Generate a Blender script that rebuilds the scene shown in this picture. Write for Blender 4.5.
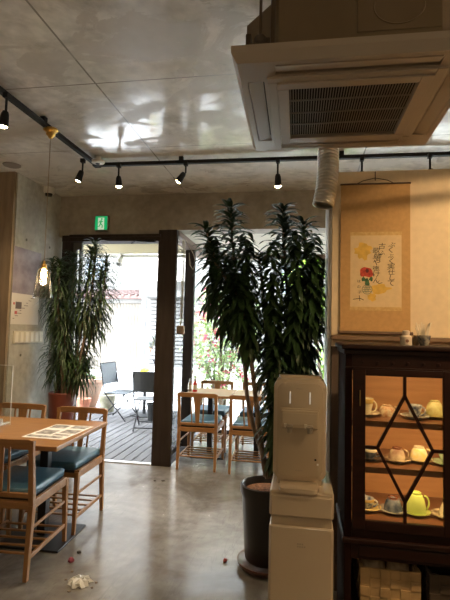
import bpy, bmesh, math, random
from mathutils import Vector, Matrix
random.seed(7)
PI = math.pi
for o in list(bpy.data.objects): bpy.data.objects.remove(o)
C = bpy.context.scene.collection
S = bpy.context.scene

# ------------------------------------------------------------------ camera
FPX = 465.0
CF = Vector((-0.16559859, 0.98396388, 0.06627354))
CR = Vector((0.98610879, 0.16433066, 0.02418447))
CU = Vector((-0.01290587, -0.06935783, 0.99750836))
CH = 1.5
cd = bpy.data.cameras.new('camera'); cam = bpy.data.objects.new('camera', cd); C.objects.link(cam)
cam.matrix_world = Matrix(((CR.x, CU.x, -CF.x, 0), (CR.y, CU.y, -CF.y, 0), (CR.z, CU.z, -CF.z, CH), (0, 0, 0, 1)))
cd.sensor_fit = 'VERTICAL'; cd.sensor_height = 36; cd.lens = FPX / 600 * 36; cd.clip_start = 0.05
S.camera = cam

# ------------------------------------------------------------------ world, exposure
W = bpy.data.worlds.new('world'); S.world = W; W.use_nodes = True
wn = W.node_tree; wn.nodes.clear()
wo = wn.nodes.new('ShaderNodeOutputWorld'); wb = wn.nodes.new('ShaderNodeBackground')
wt = wn.nodes.new('ShaderNodeTexCoord'); wm = wn.nodes.new('ShaderNodeSeparateXYZ'); wr = wn.nodes.new('ShaderNodeValToRGB')
wn.links.new(wt.outputs['Generated'], wm.inputs[0]); wn.links.new(wm.outputs['Z'], wr.inputs[0]); wn.links.new(wr.outputs[0], wb.inputs[0]); wn.links.new(wb.outputs[0], wo.inputs[0])
wr.color_ramp.elements[0].color = (0.93, 0.97, 1.0, 1); wr.color_ramp.elements[1].color = (0.78, 0.88, 1.0, 1)
wb.inputs[1].default_value = 6.8
S.view_settings.view_transform = 'Standard'; S.view_settings.look = 'None'; S.view_settings.gamma = 1
S.view_settings.use_curve_mapping = False; S.view_settings.exposure = 1.42
S.cycles.use_denoising = True
S.cycles.max_bounces = 10; S.cycles.diffuse_bounces = 5; S.cycles.transparent_max_bounces = 16
S.cycles.sample_clamp_indirect = 8

# daylight portals help the sky find its way in through the openings
def light(kind, loc, energy, color, size=None, rot=(0, 0, 0), sizey=None, spot=None, parent=None, name='lamp_light', portal=False, blend=.6):
    d = bpy.data.lights.new(name, kind); d.energy = energy; d.color = color
    if kind == 'AREA':
        d.shape = 'RECTANGLE'; d.size = size; d.size_y = sizey or size
        if portal: d.cycles.is_portal = True
    elif kind == 'SPOT':
        d.spot_size = spot; d.spot_blend = blend; d.shadow_soft_size = size or .03
    else: d.shadow_soft_size = size or .03
    o = bpy.data.objects.new(name, d); C.objects.link(o); o.location = loc; o.rotation_euler = rot
    if parent: o.parent = parent
    return o
light('AREA', (-2.15, 5.2, 1.3), 1, (1, 1, 1), 1.2, (-PI / 2, 0, 0), 2.6, name='door_portal', portal=True)
light('AREA', (0.0, 6.62, 1.3), 1, (1, 1, 1), 3.0, (-PI / 2, 0, 0), 2.7, name='window_portal', portal=True)
light('AREA', (-1.52, 5.75, 1.3), 1, (1, 1, 1), 2.6, (0, -PI / 2, 0), 1.4, name='side_portal', portal=True)

# ------------------------------------------------------------------ helpers
def at(x, y, Y=None, z=None, X=None):
    d = CF + CR * ((x - 225) / FPX) - CU * ((y - 300) / FPX)
    if Y is not None: t = Y / d.y
    elif z is not None: t = (z - CH) / d.z
    else: t = X / d.x
    return Vector((0, 0, CH)) + d * t

MATS = {}
def mat(name, col, rough=.6, metal=0, noise=0, scale=8, bump=0, col2=None, spec=.5, trans=0, emit=None, es=0, stretch=None, coat=0, detail=4, sub=0, rvar=0):
    if name in MATS: return MATS[name]
    m = bpy.data.materials.new(name); m.use_nodes = True; MATS[name] = m
    t = m.node_tree; b = t.nodes['Principled BSDF']
    b.inputs['Base Color'].default_value = (*col, 1); b.inputs['Roughness'].default_value = rough; b.inputs['Metallic'].default_value = metal
    b.inputs['Specular IOR Level'].default_value = spec; b.inputs['Transmission Weight'].default_value = trans
    b.inputs['Coat Weight'].default_value = coat
    if emit: b.inputs['Emission Color'].default_value = (*emit, 1); b.inputs['Emission Strength'].default_value = es
    if noise or bump or col2 or rvar:
        tc = t.nodes.new('ShaderNodeTexCoord'); mp = t.nodes.new('ShaderNodeMapping'); nz = t.nodes.new('ShaderNodeTexNoise')
        t.links.new(tc.outputs['Object'], mp.inputs[0]); t.links.new(mp.outputs[0], nz.inputs[0])
        if stretch: mp.inputs['Scale'].default_value = stretch
        nz.inputs['Scale'].default_value = scale; nz.inputs['Detail'].default_value = detail
        r = t.nodes.new('ShaderNodeValToRGB'); t.links.new(nz.outputs[0], r.inputs[0])
        c2 = col2 or tuple(c * (1 - noise) for c in col)
        c1 = col if col2 else tuple(min(1, c * (1 + noise)) for c in col)
        r.color_ramp.elements[0].position = .35; r.color_ramp.elements[1].position = .65
        r.color_ramp.elements[0].color = (*c2, 1); r.color_ramp.elements[1].color = (*c1, 1)
        t.links.new(r.outputs[0], b.inputs['Base Color'])
        if bump:
            bp = t.nodes.new('ShaderNodeBump'); bp.inputs['Strength'].default_value = bump; bp.inputs['Distance'].default_value = .01
            t.links.new(nz.outputs[0], bp.inputs['Height']); t.links.new(bp.outputs[0], b.inputs['Normal'])
        if rvar:
            mr = t.nodes.new('ShaderNodeMapRange'); mr.inputs[3].default_value = rough - rvar; mr.inputs[4].default_value = rough + rvar
            mr.inputs[1].default_value = .35; mr.inputs[2].default_value = .65
            t.links.new(nz.outputs[0], mr.inputs[0]); t.links.new(mr.outputs[0], b.inputs['Roughness'])
    return m

def glass(name, tint=(1, 1, 1), refl=1.0, base=.03):
    if name in MATS: return MATS[name]
    m = bpy.data.materials.new(name); m.use_nodes = True; MATS[name] = m; t = m.node_tree; t.nodes.clear()
    o = t.nodes.new('ShaderNodeOutputMaterial'); mx = t.nodes.new('ShaderNodeMixShader'); tr = t.nodes.new('ShaderNodeBsdfTransparent'); gl = t.nodes.new('ShaderNodeBsdfGlossy')
    fr = t.nodes.new('ShaderNodeFresnel'); fr.inputs[0].default_value = 1.45
    ml = t.nodes.new('ShaderNodeMath'); ml.operation = 'MULTIPLY'; ml.inputs[1].default_value = refl
    t.links.new(fr.outputs[0], ml.inputs[0])
    tr.inputs[0].default_value = (*tint, 1); gl.inputs[1].default_value = base
    t.links.new(ml.outputs[0], mx.inputs[0]); t.links.new(tr.outputs[0], mx.inputs[1]); t.links.new(gl.outputs[0], mx.inputs[2]); t.links.new(mx.outputs[0], o.inputs[0])
    return m

class MB:
    def __init__(s): s.bm = bmesh.new()
    def box(s, x0, x1, y0, y1, z0, z1, bev=0, M=None, seg=2):
        vs = [s.bm.verts.new((x, y, z)) for x in (x0, x1) for y in (y0, y1) for z in (z0, z1)]
        fs = [s.bm.faces.new([vs[i] for i in q]) for q in ((0, 1, 3, 2), (4, 6, 7, 5), (0, 4, 5, 1), (2, 3, 7, 6), (0, 2, 6, 4), (1, 5, 7, 3))]
        geo = vs
        if bev:
            es = list({e for f in fs for e in f.edges})
            r = bmesh.ops.bevel(s.bm, geom=es, offset=bev, segments=seg, affect='EDGES', profile=.5)
            geo = list({v for f in r['faces'] for v in f.verts} | {v for v in vs if v.is_valid})
        if M is not None: bmesh.ops.transform(s.bm, matrix=M, verts=[v for v in geo if v.is_valid])
        return s
    def beam(s, a, b, w, d=None, up=(0, 0, 1), bev=0, w2=None, d2=None):
        a, b = Vector(a), Vector(b); d = d or w; w2 = w2 or w; d2 = d2 or d
        z = (b - a).normalized(); up = Vector(up)
        if abs(z.dot(up)) > .98: up = Vector((0, 1, 0))
        x = z.cross(up).normalized(); y = x.cross(z)
        vs = []
        for p, ww, dd in ((a, w, d), (b, w2, d2)):
            for sx, sy in ((-1, -1), (1, -1), (1, 1), (-1, 1)): vs.append(s.bm.verts.new(p + x * (sx * ww / 2) + y * (sy * dd / 2)))
        fs = [s.bm.faces.new([vs[i] for i in q]) for q in ((3, 2, 1, 0), (4, 5, 6, 7), (0, 1, 5, 4), (1, 2, 6, 5), (2, 3, 7, 6), (3, 0, 4, 7))]
        if bev: bmesh.ops.bevel(s.bm, geom=list({e for f in fs for e in f.edges}), offset=bev, segments=2, affect='EDGES', profile=.5)
        return s
    def tube(s, pts, r, n=8, cap=True, closed=False):
        pts = [Vector(p) for p in pts]; k = len(pts); rs = r if isinstance(r, (list, tuple)) else [r] * k
        rings = []; pu = None
        for i, p in enumerate(pts):
            if closed: t = pts[(i + 1) % k] - pts[i - 1]
            else: t = pts[min(i + 1, k - 1)] - pts[max(i - 1, 0)]
            t.normalize()
            if pu is None: pu = t.orthogonal().normalized()
            pu = (pu - t * pu.dot(t)).normalized(); v = t.cross(pu)
            rings.append([s.bm.verts.new(p + (pu * math.cos(2 * PI * j / n) + v * math.sin(2 * PI * j / n)) * rs[i]) for j in range(n)])
        for i in range(k if closed else k - 1):
            A, B = rings[i], rings[(i + 1) % k]
            for j in range(n): s.bm.faces.new((A[j], A[(j + 1) % n], B[(j + 1) % n], B[j]))
        if cap and not closed: s.bm.faces.new(rings[0][::-1]); s.bm.faces.new(rings[-1])
        return s
    def lathe(s, prof, n=24, c=(0, 0, 0), M=None, sx=1, sy=1):
        rings = []
        for (r, z) in prof:
            if r < 1e-5: rings.append([s.bm.verts.new((c[0], c[1], c[2] + z))])
            else: rings.append([s.bm.verts.new((c[0] + sx * r * math.cos(2 * PI * j / n), c[1] + sy * r * math.sin(2 * PI * j / n), c[2] + z)) for j in range(n)])
        for A, B in zip(rings, rings[1:]):
            for j in range(n):
                if len(A) == 1 and len(B) == 1: continue
                if len(A) == 1: s.bm.faces.new((A[0], B[(j + 1) % n], B[j]))
                elif len(B) == 1: s.bm.faces.new((A[j], A[(j + 1) % n], B[0]))
                else: s.bm.faces.new((A[j], A[(j + 1) % n], B[(j + 1) % n], B[j]))
        if M is not None: bmesh.ops.transform(s.bm, matrix=M, verts=[v for r in rings for v in r])
        return s
    def prism(s, poly, h, M=None, bev=0):
        """poly in XY, extruded from z=0 to h"""
        n = len(poly)
        a = [s.bm.verts.new((p[0], p[1], 0)) for p in poly]; b = [s.bm.verts.new((p[0], p[1], h)) for p in poly]
        fs = [s.bm.faces.new(a[::-1]), s.bm.faces.new(b)]
        for i in range(n): fs.append(s.bm.faces.new((a[i], a[(i + 1) % n], b[(i + 1) % n], b[i])))
        vs = a + b
        if bev:
            r = bmesh.ops.bevel(s.bm, geom=list(fs[1].edges), offset=bev, segments=2, affect='EDGES', profile=.5)
            vs = list({v for f in r['faces'] for v in f.verts} | {v for v in vs if v.is_valid})
        if M is not None: bmesh.ops.transform(s.bm, matrix=M, verts=[v for v in vs if v.is_valid])
        return s
    def leaf(s, p, az, el, L, w, droop, n=4, fold=.25):
        p = Vector(p); pts = []; q = p.copy(); e = el
        for i in range(n + 1):
            pts.append(q.copy()); q += Vector((math.cos(az) * math.cos(e), math.sin(az) * math.cos(e), math.sin(e))) * (L / n); e -= droop / n
            e = max(e, -1.5)
        side = Vector((-math.sin(az), math.cos(az), 0)); prev = None
        ws = [.35, .95, 1, .7, .0] if n == 4 else [.4, 1, .75, 0]
        for i, c in enumerate(pts):
            ww = ws[i] * w / 2
            if ww == 0: cur = [s.bm.verts.new(c)]
            else: cur = [s.bm.verts.new(c + side * ww + Vector((0, 0, ww * fold))), s.bm.verts.new(c), s.bm.verts.new(c - side * ww + Vector((0, 0, ww * fold)))]
            if prev:
                if len(cur) == 1: s.bm.faces.new((prev[0], prev[1], cur[0])); s.bm.faces.new((prev[1], prev[2], cur[0]))
                else:
                    s.bm.faces.new((prev[0], prev[1], cur[1], cur[0])); s.bm.faces.new((prev[1], prev[2], cur[2], cur[1]))
            prev = cur
        return s
    def build(s, name, m, parent=None, smooth=False, loc=None, rot=None):
        bmesh.ops.recalc_face_normals(s.bm, faces=s.bm.faces)
        me = bpy.data.meshes.new(name); s.bm.to_mesh(me); s.bm.free()
        if smooth:
            me.polygons.foreach_set('use_smooth', [True] * len(me.polygons)); me.set_sharp_from_angle(angle=math.radians(40))
        me.materials.append(m)
        o = bpy.data.objects.new(name, me); C.objects.link(o)
        if parent: o.parent = parent
        if loc is not None: o.location = loc
        if rot is not None: o.rotation_euler = rot
        return o

def tag(o, label=None, cat=None, group=None, kind=None):
    if label: o['label'] = label
    if cat: o['category'] = cat
    if group: o['group'] = group
    if kind: o['kind'] = kind
    return o
def thing(name, label, cat, loc=(0, 0, 0), rz=0, group=None):
    o = bpy.data.objects.new(name, None); C.objects.link(o); o.location = loc; o.rotation_euler = (0, 0, rz)
    o.empty_display_size = .1
    return tag(o, label, cat, group)
def kids(o): return [c for c in bpy.data.objects if c.parent == o]
def dup(root, loc, rz=0, label=None, group=None):
    def cp(o, par):
        c = o.copy(); C.objects.link(c); c.parent = par
        for k in kids(o): cp(k, c)
        return c
    r = cp(root, None); r.location = loc; r.rotation_euler = (0, 0, rz)
    if label: r['label'] = label
    if group: r['group'] = group
    return r
def struct(name, mb, m, parent=None, label=None, smooth=False):
    o = mb.build(name, m, parent, smooth)
    if parent is None: o['kind'] = 'structure'
    if label: o['label'] = label
    return o
T = Matrix.Translation
def Rm(a, ax): return Matrix.Rotation(a, 4, ax)

# ------------------------------------------------------------------ materials
def concrete(name, base, light_, dark, rough, joints=None, board=False, rvar=.12, patch=.0):
    m = bpy.data.materials.new(name); m.use_nodes = True; MATS[name] = m; t = m.node_tree; b = t.nodes['Principled BSDF']
    tc = t.nodes.new('ShaderNodeTexCoord')
    n1 = t.nodes.new('ShaderNodeTexNoise'); n1.inputs['Scale'].default_value = 1.6; n1.inputs['Detail'].default_value = 9; n1.inputs['Roughness'].default_value = .62; n1.inputs['Distortion'].default_value = .6
    n2 = t.nodes.new('ShaderNodeTexNoise'); n2.inputs['Scale'].default_value = 14; n2.inputs['Detail'].default_value = 6
    for n in (n1, n2): t.links.new(tc.outputs['Object'], n.inputs[0])
    r1 = t.nodes.new('ShaderNodeValToRGB'); t.links.new(n1.outputs[0], r1.inputs[0])
    e = r1.color_ramp.elements; e[0].position = .38; e[0].color = (*dark, 1); e[1].position = .64; e[1].color = (*light_, 1)
    x = e.new(.5); x.color = (*base, 1)
    mx = t.nodes.new('ShaderNodeMix'); mx.data_type = 'RGBA'; mx.blend_type = 'MULTIPLY'; mx.inputs[0].default_value = .5
    t.links.new(r1.outputs[0], mx.inputs[6]); t.links.new(n2.outputs[0], mx.inputs[7])
    last = mx.outputs[2]
    # hard-edged patches of smoother skim
    n3 = t.nodes.new('ShaderNodeTexNoise'); n3.inputs['Scale'].default_value = 2.6; n3.inputs['Detail'].default_value = 6; n3.inputs['Roughness'].default_value = .6; n3.inputs['Distortion'].default_value = .9
    mpp = t.nodes.new('ShaderNodeMapping'); mpp.inputs['Location'].default_value = (3.3, 1.2, 5); mpp.inputs['Scale'].default_value = (.8, 1.2, 1)
    t.links.new(tc.outputs['Object'], mpp.inputs[0]); t.links.new(mpp.outputs[0], n3.inputs[0])
    r3 = t.nodes.new('ShaderNodeValToRGB'); t.links.new(n3.outputs[0], r3.inputs[0]); r3.color_ramp.elements[0].position = .51; r3.color_ramp.elements[1].position = .525
    if patch:
        m3 = t.nodes.new('ShaderNodeMix'); m3.data_type = 'RGBA'; m3.blend_type = 'MIX'
        pf = t.nodes.new('ShaderNodeMath'); pf.operation = 'MULTIPLY'; pf.inputs[1].default_value = patch; t.links.new(r3.outputs[0], pf.inputs[0])
        t.links.new(pf.outputs[0], m3.inputs[0]); t.links.new(last, m3.inputs[6]); m3.inputs[7].default_value = (dark[0] * .68, dark[1] * .66, dark[2] * .63, 1); last = m3.outputs[2]
    sp = t.nodes.new('ShaderNodeSeparateXYZ'); t.links.new(tc.outputs['Object'], sp.inputs[0])
    if joints:
        prev = None
        for axis, pos, w in joints:
            a = t.nodes.new('ShaderNodeMath'); a.operation = 'SUBTRACT'; t.links.new(sp.outputs[axis], a.inputs[0]); a.inputs[1].default_value = pos
            c = t.nodes.new('ShaderNodeMath'); c.operation = 'ABSOLUTE'; t.links.new(a.outputs[0], c.inputs[0])
            d = t.nodes.new('ShaderNodeMath'); d.operation = 'LESS_THAN'; t.links.new(c.outputs[0], d.inputs[0]); d.inputs[1].default_value = w
            if prev:
                q = t.nodes.new('ShaderNodeMath'); q.operation = 'MAXIMUM'; t.links.new(prev, q.inputs[0]); t.links.new(d.outputs[0], q.inputs[1]); prev = q.outputs[0]
            else: prev = d.outputs[0]
        mj = t.nodes.new('ShaderNodeMix'); mj.data_type = 'RGBA'; t.links.new(prev, mj.inputs[0]); t.links.new(last, mj.inputs[6]); mj.inputs[7].default_value = (dark[0] * .45, dark[1] * .45, dark[2] * .45, 1); last = mj.outputs[2]
    t.links.new(last, b.inputs['Base Color'])
    mr = t.nodes.new('ShaderNodeMapRange'); t.links.new((r3 if patch else n1).outputs[0], mr.inputs[0])
    mr.inputs[1].default_value = 0 if patch else .3; mr.inputs[2].default_value = 1 if patch else .7; mr.inputs[3].default_value = rough - rvar; mr.inputs[4].default_value = rough + rvar
    t.links.new(mr.outputs[0], b.inputs['Roughness'])
    bp = t.nodes.new('ShaderNodeBump'); bp.inputs['Strength'].default_value = .25; bp.inputs['Distance'].default_value = .01; t.links.new(n1.outputs[0], bp.inputs['Height']); t.links.new(bp.outputs[0], b.inputs['Normal'])
    return m
ceil_m = concrete('ceiling_concrete', (.84, .785, .69), (.92, .87, .78), (.60, .54, .455), .25, joints=[(0, -1.32, .006), (0, .5, .006), (0, -3.2, .006), (1, 2.68, .005), (1, 3.72, .004), (1, 1.64, .005), (1, .6, .005), (1, 4.76, .003)], rvar=.14, patch=.75)
wall_m = concrete('wall_concrete', (.40, .36, .30), (.46, .41, .34), (.32, .28, .23), .7, joints=[(2, 2.5, .003)], rvar=.1)
pier_m = concrete('pier_concrete', (.48, .47, .41), (.56, .54, .47), (.40, .38, .33), .75, rvar=.1)
floor_m = concrete('polished_floor', (.255, .24, .22), (.34, .325, .30), (.175, .155, .13), .20, rvar=.10)
# thin scratches in the floor
t = floor_m.node_tree; b = t.nodes['Principled BSDF']
src = b.inputs['Base Color'].links[0].from_socket
prev = src
for k, (rot, sc, dis) in enumerate(((.5, 5, 1.2), (1.9, 7, 1.5), (2.7, 4, .9))):
    tc = t.nodes.new('ShaderNodeTexCoord'); mp = t.nodes.new('ShaderNodeMapping'); mp.inputs['Rotation'].default_value = (0, 0, rot); mp.inputs['Scale'].default_value = (1, .12, 1)
    nz = t.nodes.new('ShaderNodeTexNoise'); nz.inputs['Scale'].default_value = sc; nz.inputs['Detail'].default_value = 3; nz.inputs['Distortion'].default_value = dis
    a = t.nodes.new('ShaderNodeMath'); a.operation = 'SUBTRACT'; a.inputs[1].default_value = .5
    c = t.nodes.new('ShaderNodeMath'); c.operation = 'ABSOLUTE'; d = t.nodes.new('ShaderNodeMath'); d.operation = 'LESS_THAN'; d.inputs[1].default_value = .0035
    t.links.new(tc.outputs['Object'], mp.inputs[0]); t.links.new(mp.outputs[0], nz.inputs[0]); t.links.new(nz.outputs[0], a.inputs[0]); t.links.new(a.outputs[0], c.inputs[0]); t.links.new(c.outputs[0], d.inputs[0])
    f = t.nodes.new('ShaderNodeMath'); f.operation = 'MULTIPLY'; f.inputs[1].default_value = .35; t.links.new(d.outputs[0], f.inputs[0])
    mx = t.nodes.new('ShaderNodeMix'); mx.data_type = 'RGBA'; t.links.new(f.outputs[0], mx.inputs[0]); t.links.new(prev, mx.inputs[6]); mx.inputs[7].default_value = (.12, .11, .10, 1); prev = mx.outputs[2]
t.links.new(prev, b.inputs['Base Color'])

brown_frame = mat('dark_brown_frame', (.04, .030, .025), .7, noise=.15, spec=.15, scale=3, stretch=(8, 8, 1))
wood = mat('oak_wood', (.36, .18, .063), .42, col2=(.27, .13, .045), scale=6, stretch=(1, 8, 8), bump=.03)
wood_z = mat('oak_wood_upright', (.36, .18, .063), .42, col2=(.28, .135, .046), scale=6, stretch=(8, 8, 1), bump=.03)
top_wood = mat('table_wood', (.36, .195, .082), .3, col2=(.29, .15, .06), scale=5, stretch=(.7, 9, 1))
cushion_m = mat('blue_leatherette', (.045, .12, .18), .38, noise=.12, scale=30, bump=.05)
black_m = mat('black_metal', (.012, .012, .013), .45)
blackp = mat('black_plastic', (.012, .012, .012), .6, spec=.25)
dark_wood = mat('dark_mahogany', (.020, .006, .0035), .42, spec=.25, col2=(.012, .004, .0025), scale=4, stretch=(1, 1, 10))
white_p = mat('ivory_plastic', (.66, .60, .48), .35)
cream_wall = mat('cream_plaster', (.72, .58, .38), .8, noise=.04, scale=20, bump=.04)
steel = mat('zinc_steel', (.55, .53, .5), .35, .9)
soil_m = mat('potting_soil', (.22, .11, .06), .95, noise=.5, scale=60, bump=.6)
pane_m = glass('window_glass', (.97, .985, .985), .45)
clear_m = glass('clear_acrylic', (.96, .98, .97), 1.3)

# ------------------------------------------------------------------ room shell
H = 3.05
FY = 5.05      # facade line
BY = 6.75      # back glass of the bay
GX = at(184, 300, Y=5.95).x + .004
BX = -1.43     # glazed side of the bay
struct('floor', MB().box(-5, 4, -4, FY + .02, -.1, 0).box(BX, 4, FY + .02, BY + .12, -.1, 0), floor_m)
struct('ceiling', MB().box(-5, 4, -4, FY + .3, H, H + .2), ceil_m)
struct('wall_rear', MB().box(-5, 4, -4.15, -4, 0, H), wall_m)
struct('wall_right', MB().box(4, 4.15, -4.15, BY + .2, 0, H), cream_wall)
struct('wall_left', MB().box(-5.15, -5, -4.15, 4.15, 0, H), wall_m)
PIY = at(11.5, 300, X=-2.86).y
struct('wall_pier', MB().box(-5, -2.86, PIY, FY + .3, 0, H), pier_m)
# front face of the pier carries a darker boarded panel
struct('trim_1', MB().box(-5, -2.875, PIY - .03, PIY, 0, H), mat('pier_board', (.25, .19, .13), .7, noise=.15, scale=3, stretch=(6, 6, 1)))
struct('wall_facade', MB().box(-2.86, BX - .02, FY, FY + .25, 2.56, H).box(BX - .02, 4, FY, FY + .25, 2.63, H), wall_m)
struct('wall_side_return', MB().box(2.2, 4, FY, FY + .25, 0, 2.63), cream_wall)
bay_m = mat('bay_plaster', (.62, .58, .5), .8, noise=.05)
struct('ceiling_bay', MB().box(BX - .05, 4, FY + .25, BY + .15, 2.63, 2.8), bay_m)
# timber lining along the bay head (diagonal dark line over the side glass)
m = MB().box(GX - .02, BX + .03, FY + .04, BY, 2.57, 2.63).box(BX, 4, BY, BY + .08, 2.56, 2.63)
struct('trim_2', m, mat('bay_timber', (.16, .11, .08), .6))
# pillar beside the doorway
struct('pillar', MB().box(at(157, 300, Y=FY).x, at(175.5, 300, Y=FY).x, FY - .02, FY + .04, 0, 2.63, .006), brown_frame)
struct('trim_3', MB().box(at(184, 300, Y=5.95).x, at(193.3, 300, Y=5.95).x, 5.95, 6.03, 0, 2.56, .004), brown_frame)  # second post
struct('trim_4', MB().box(GX - .02, GX + .02, FY + .04, BY, 0, .05).box(BX, 4, BY, BY + .08, 0, .06), brown_frame)
# window panes
MX = at(307, 340, Y=BY).x
def pane(n, x0, x1, y0, y1, z0, z1): struct(n, MB().box(x0, x1, y0, y1, z0, z1), pane_m)
pane('window_1', GX - .004, GX + .004, FY + .06, 5.95, .05, 2.53)
pane('window_2', GX - .004, GX + .004, 6.03, BY + .02, .05, 2.53)
pane('window_3', BX + .02, MX, BY + .02, BY + .03, .06, 2.56)
pane('window_4', MX + .07, 2.2, BY + .02, BY + .03, .06, 2.56)
struct('trim_5', MB().box(MX, MX + .07, BY, BY + .08, .06, 2.56), mat('grey_mullion', (.16, .16, .15), .5))
struct('wall_bay_side', MB().box(2.2, 2.35, FY + .2, BY + .2, 0, 2.63), cream_wall)
# doorway lining
struct('trim_6', MB().box(-2.80, -2.70, FY - .03, FY + .14, 0, 2.56).box(-2.80, -1.60, FY - .04, FY + .14, 2.50, 2.57).box(-2.7, -1.6, FY - .06, FY - .02, 2.545, 2.575), brown_frame)
struct('trim_7', MB().box(-2.70, -1.60, FY - .01, FY + .05, -.02, .012), mat('threshold_alu', (.75, .75, .75), .3, .7))
# glazed sliding door pushed to the left
DXR = at(79, 330, Y=FY + .07).x
d1 = MB().box(-2.70, -2.66, FY + .05, FY + .09, .02, 2.5).box(DXR - .03, DXR, FY + .05, FY + .09, .02, 2.5).box(-2.66, DXR - .03, FY + .05, FY + .09, .02, .12).box(-2.66, DXR - .03, FY + .05, FY + .09, 2.42, 2.5)
do = d1.build('door_1', mat('grey_door_frame', (.13, .13, .12), .5)); do['kind'] = 'structure'
MB().box(-2.66, DXR - .03, FY + .066, FY + .074, .12, 2.42).build('door_pane', pane_m, do)

# partition wall with the scroll, ledge and lower dark wall
PX = .17; PY = 2.9
struct('wall_partition', MB().box(PX, 4, PY, PY + .45, 1.49, 2.50, .004), cream_wall)
struct('wall_partition_base', MB().box(PX + .005, 4, PY, PY + .45, 0, 1.49), mat('shaded_brown_panel', (.10, .07, .05), .6, noise=.2, scale=3, stretch=(6, 6, 1)))  # brown lower wall; shade below the ledge is put into its colour
struct('trim_8', MB().box(PX - .005, 4, PY - .1, PY, 1.465, 1.49, .003), mat('ledge_wood', (.22, .14, .08), .35, noise=.2, scale=4, stretch=(1, 8, 8)))
struct('trim_9', MB().box(PX, 4, PY - .06, PY, 1.425, 1.465), mat('ledge_edge', (.62, .50, .36), .5))
struct('trim_10', MB().box(PX - .02, PX + .0, PY + .02, PY + .43, 0, 2.50), mat('daylit_wall_end', (.72, .71, .68), .35))  # pale sheet on the wall end, window light put into its colour

# ------------------------------------------------------------------ outdoors
deck = MB()
x = -6.2
while x < BX - .08:
    deck.box(x, x + .112, FY + .06, 8.6, -.07, -.02 + random.uniform(-.0015, .0015), .004, seg=1); x += .122
struct('ground_deck', deck, mat('weathered_deck', (.105, .10, .10), .8, col2=(.07, .067, .07), scale=4, stretch=(9, .5, 1), bump=.1))
struct('ground', MB().box(-40, 30, FY + .3, 45, -.3, -.12), mat('pale_paving', (.62, .61, .6), .8, noise=.06, scale=3))
struct('road', MB().box(-40, 30, 11, 15, -.12, -.1), mat('pale_asphalt', (.5, .5, .5), .8, noise=.08, scale=5))
# canopy beam above the deck
struct('roof_canopy', MB().box(-6, BX - .1, 6.5, 6.62, 2.62, 2.84).box(-6, BX - .1, FY + .26, 6.5, 2.82, 2.9).box(-6, BX - .1, 6.62, 7.4, 2.84, 2.9), mat('canopy_cream', (.66, .60, .44), .7))
struct('trim_11', MB().box(-6, BX - .1, 6.56, 6.60, 2.56, 2.6), mat('canopy_rail', (.7, .7, .68), .5))

# opposite buildings
gx0, gx1 = at(70, 330, Y=17).x, at(141, 330, Y=17).x
gr = thing('garage', 'white garage across the street with ribbed metal shutter and tiled roof', 'garage', (gx0, 17, -.12))
w = gx1 - gx0
MB().box(-5, 0, 0, 4, 0, 2.75).box(w, w + .15, -.1, 4, 0, 2.75).box(0, w, .3, 4, 0, 2.75).box(-5, w + .15, -.05, 4, 2.6, 2.78).build('wall', mat('white_render', (.17, .165, .155), .8), gr)
sh = MB(); k = 0.0
while k < w - .05: sh.box(k, k + .08, .065, .08, 0, 2.6); k += .12
sh.box(0, w, .08, .12, 0, 2.6)
sh.build('shutter', mat('cream_shutter', (.15, .13, .105), .6), gr)
rf = MB()
rf.prism([(-.4, 2.75), (-.4, 2.85), (2.0, 3.25), (4.2, 2.8), (4.2, 2.7)], w + 5.4, M=T((-5.1, 0, 0)) @ Matrix(((0, 0, 1, 0), (1, 0, 0, 0), (0, 1, 0, 0), (0, 0, 0, 1))))
xx = -5.0
while xx < w + .1:
    rf.tube([(xx, -.45, 2.86), (xx, 2.0, 3.27)], .05, 6); xx += .26
rf.build('roof', mat('red_brown_tiles', (.13, .08, .07), .8, noise=.3, scale=6), gr)
s0, s1 = at(144, 330, Y=16).x, at(175, 330, Y=16).x
sb = thing('shop_building', 'white shop front with a closed slatted roller shutter beside the garage', 'building', (s0, 16, -.12))
w2 = s1 - s0 + 3
MB().box(0, w2, .2, 5, 0, 7).box(0, w2, -.6, .2, 2.75, 2.95).build('wall', mat('white_render', (.17, .165, .155), .8), sb)
q = MB(); zz = 0
while zz < 2.6: q.box(.15, w2 - .3, .1, .2, zz, zz + .11, .02, seg=1); zz += .135
q.build('roller_shutter', mat('grey_shutter', (.16, .155, .15), .5), sb)
MB().box(.1, 1.6, -.5, -.42, 3.3, 4.3).build('sign_board', mat('blank_sign', (.75, .68, .6), .6), sb)
MB().box(.05, .1, -.52, -.4, 2.95, 4.4).box(1.6, 1.66, -.52, -.4, 2.95, 4.4).box(.05, 1.66, -.52, -.4, 4.3, 4.36).build('sign_frame', mat('rust_red', (.12, .03, .025), .6), sb)
fb = thing('apartment_block', 'tall pale apartment block rising far behind the garage roof', 'building', (-15, 27, -.12))
MB().box(-10, 9, 0, 6, 0, 15).build('wall', mat('white_render', (.17, .165, .155), .8), fb)
for i in range(5):
    MB().box(-8 + i * 3.2, -6.6 + i * 3.2, -.05, 0, 4.6, 6.1).build('window', mat('pale_window', (.16, .19, .21), .2), fb)
rb = thing('office_building', 'pale office building seen through the bay window above the flowering bush', 'building', (-1, 22, -.12))
MB().box(-3.5, 9, 0, 6, 0, 12).build('wall', mat('white_render', (.17, .165, .155), .8), rb)
for i in range(4):
    for j in range(2):
        MB().box(-3 + i * 3, -1.2 + i * 3, -.06, 0, 3.4 + j * 3, 5 + j * 3).build('window', mat('pale_window', (.16, .19, .21), .2), rb)
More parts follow.
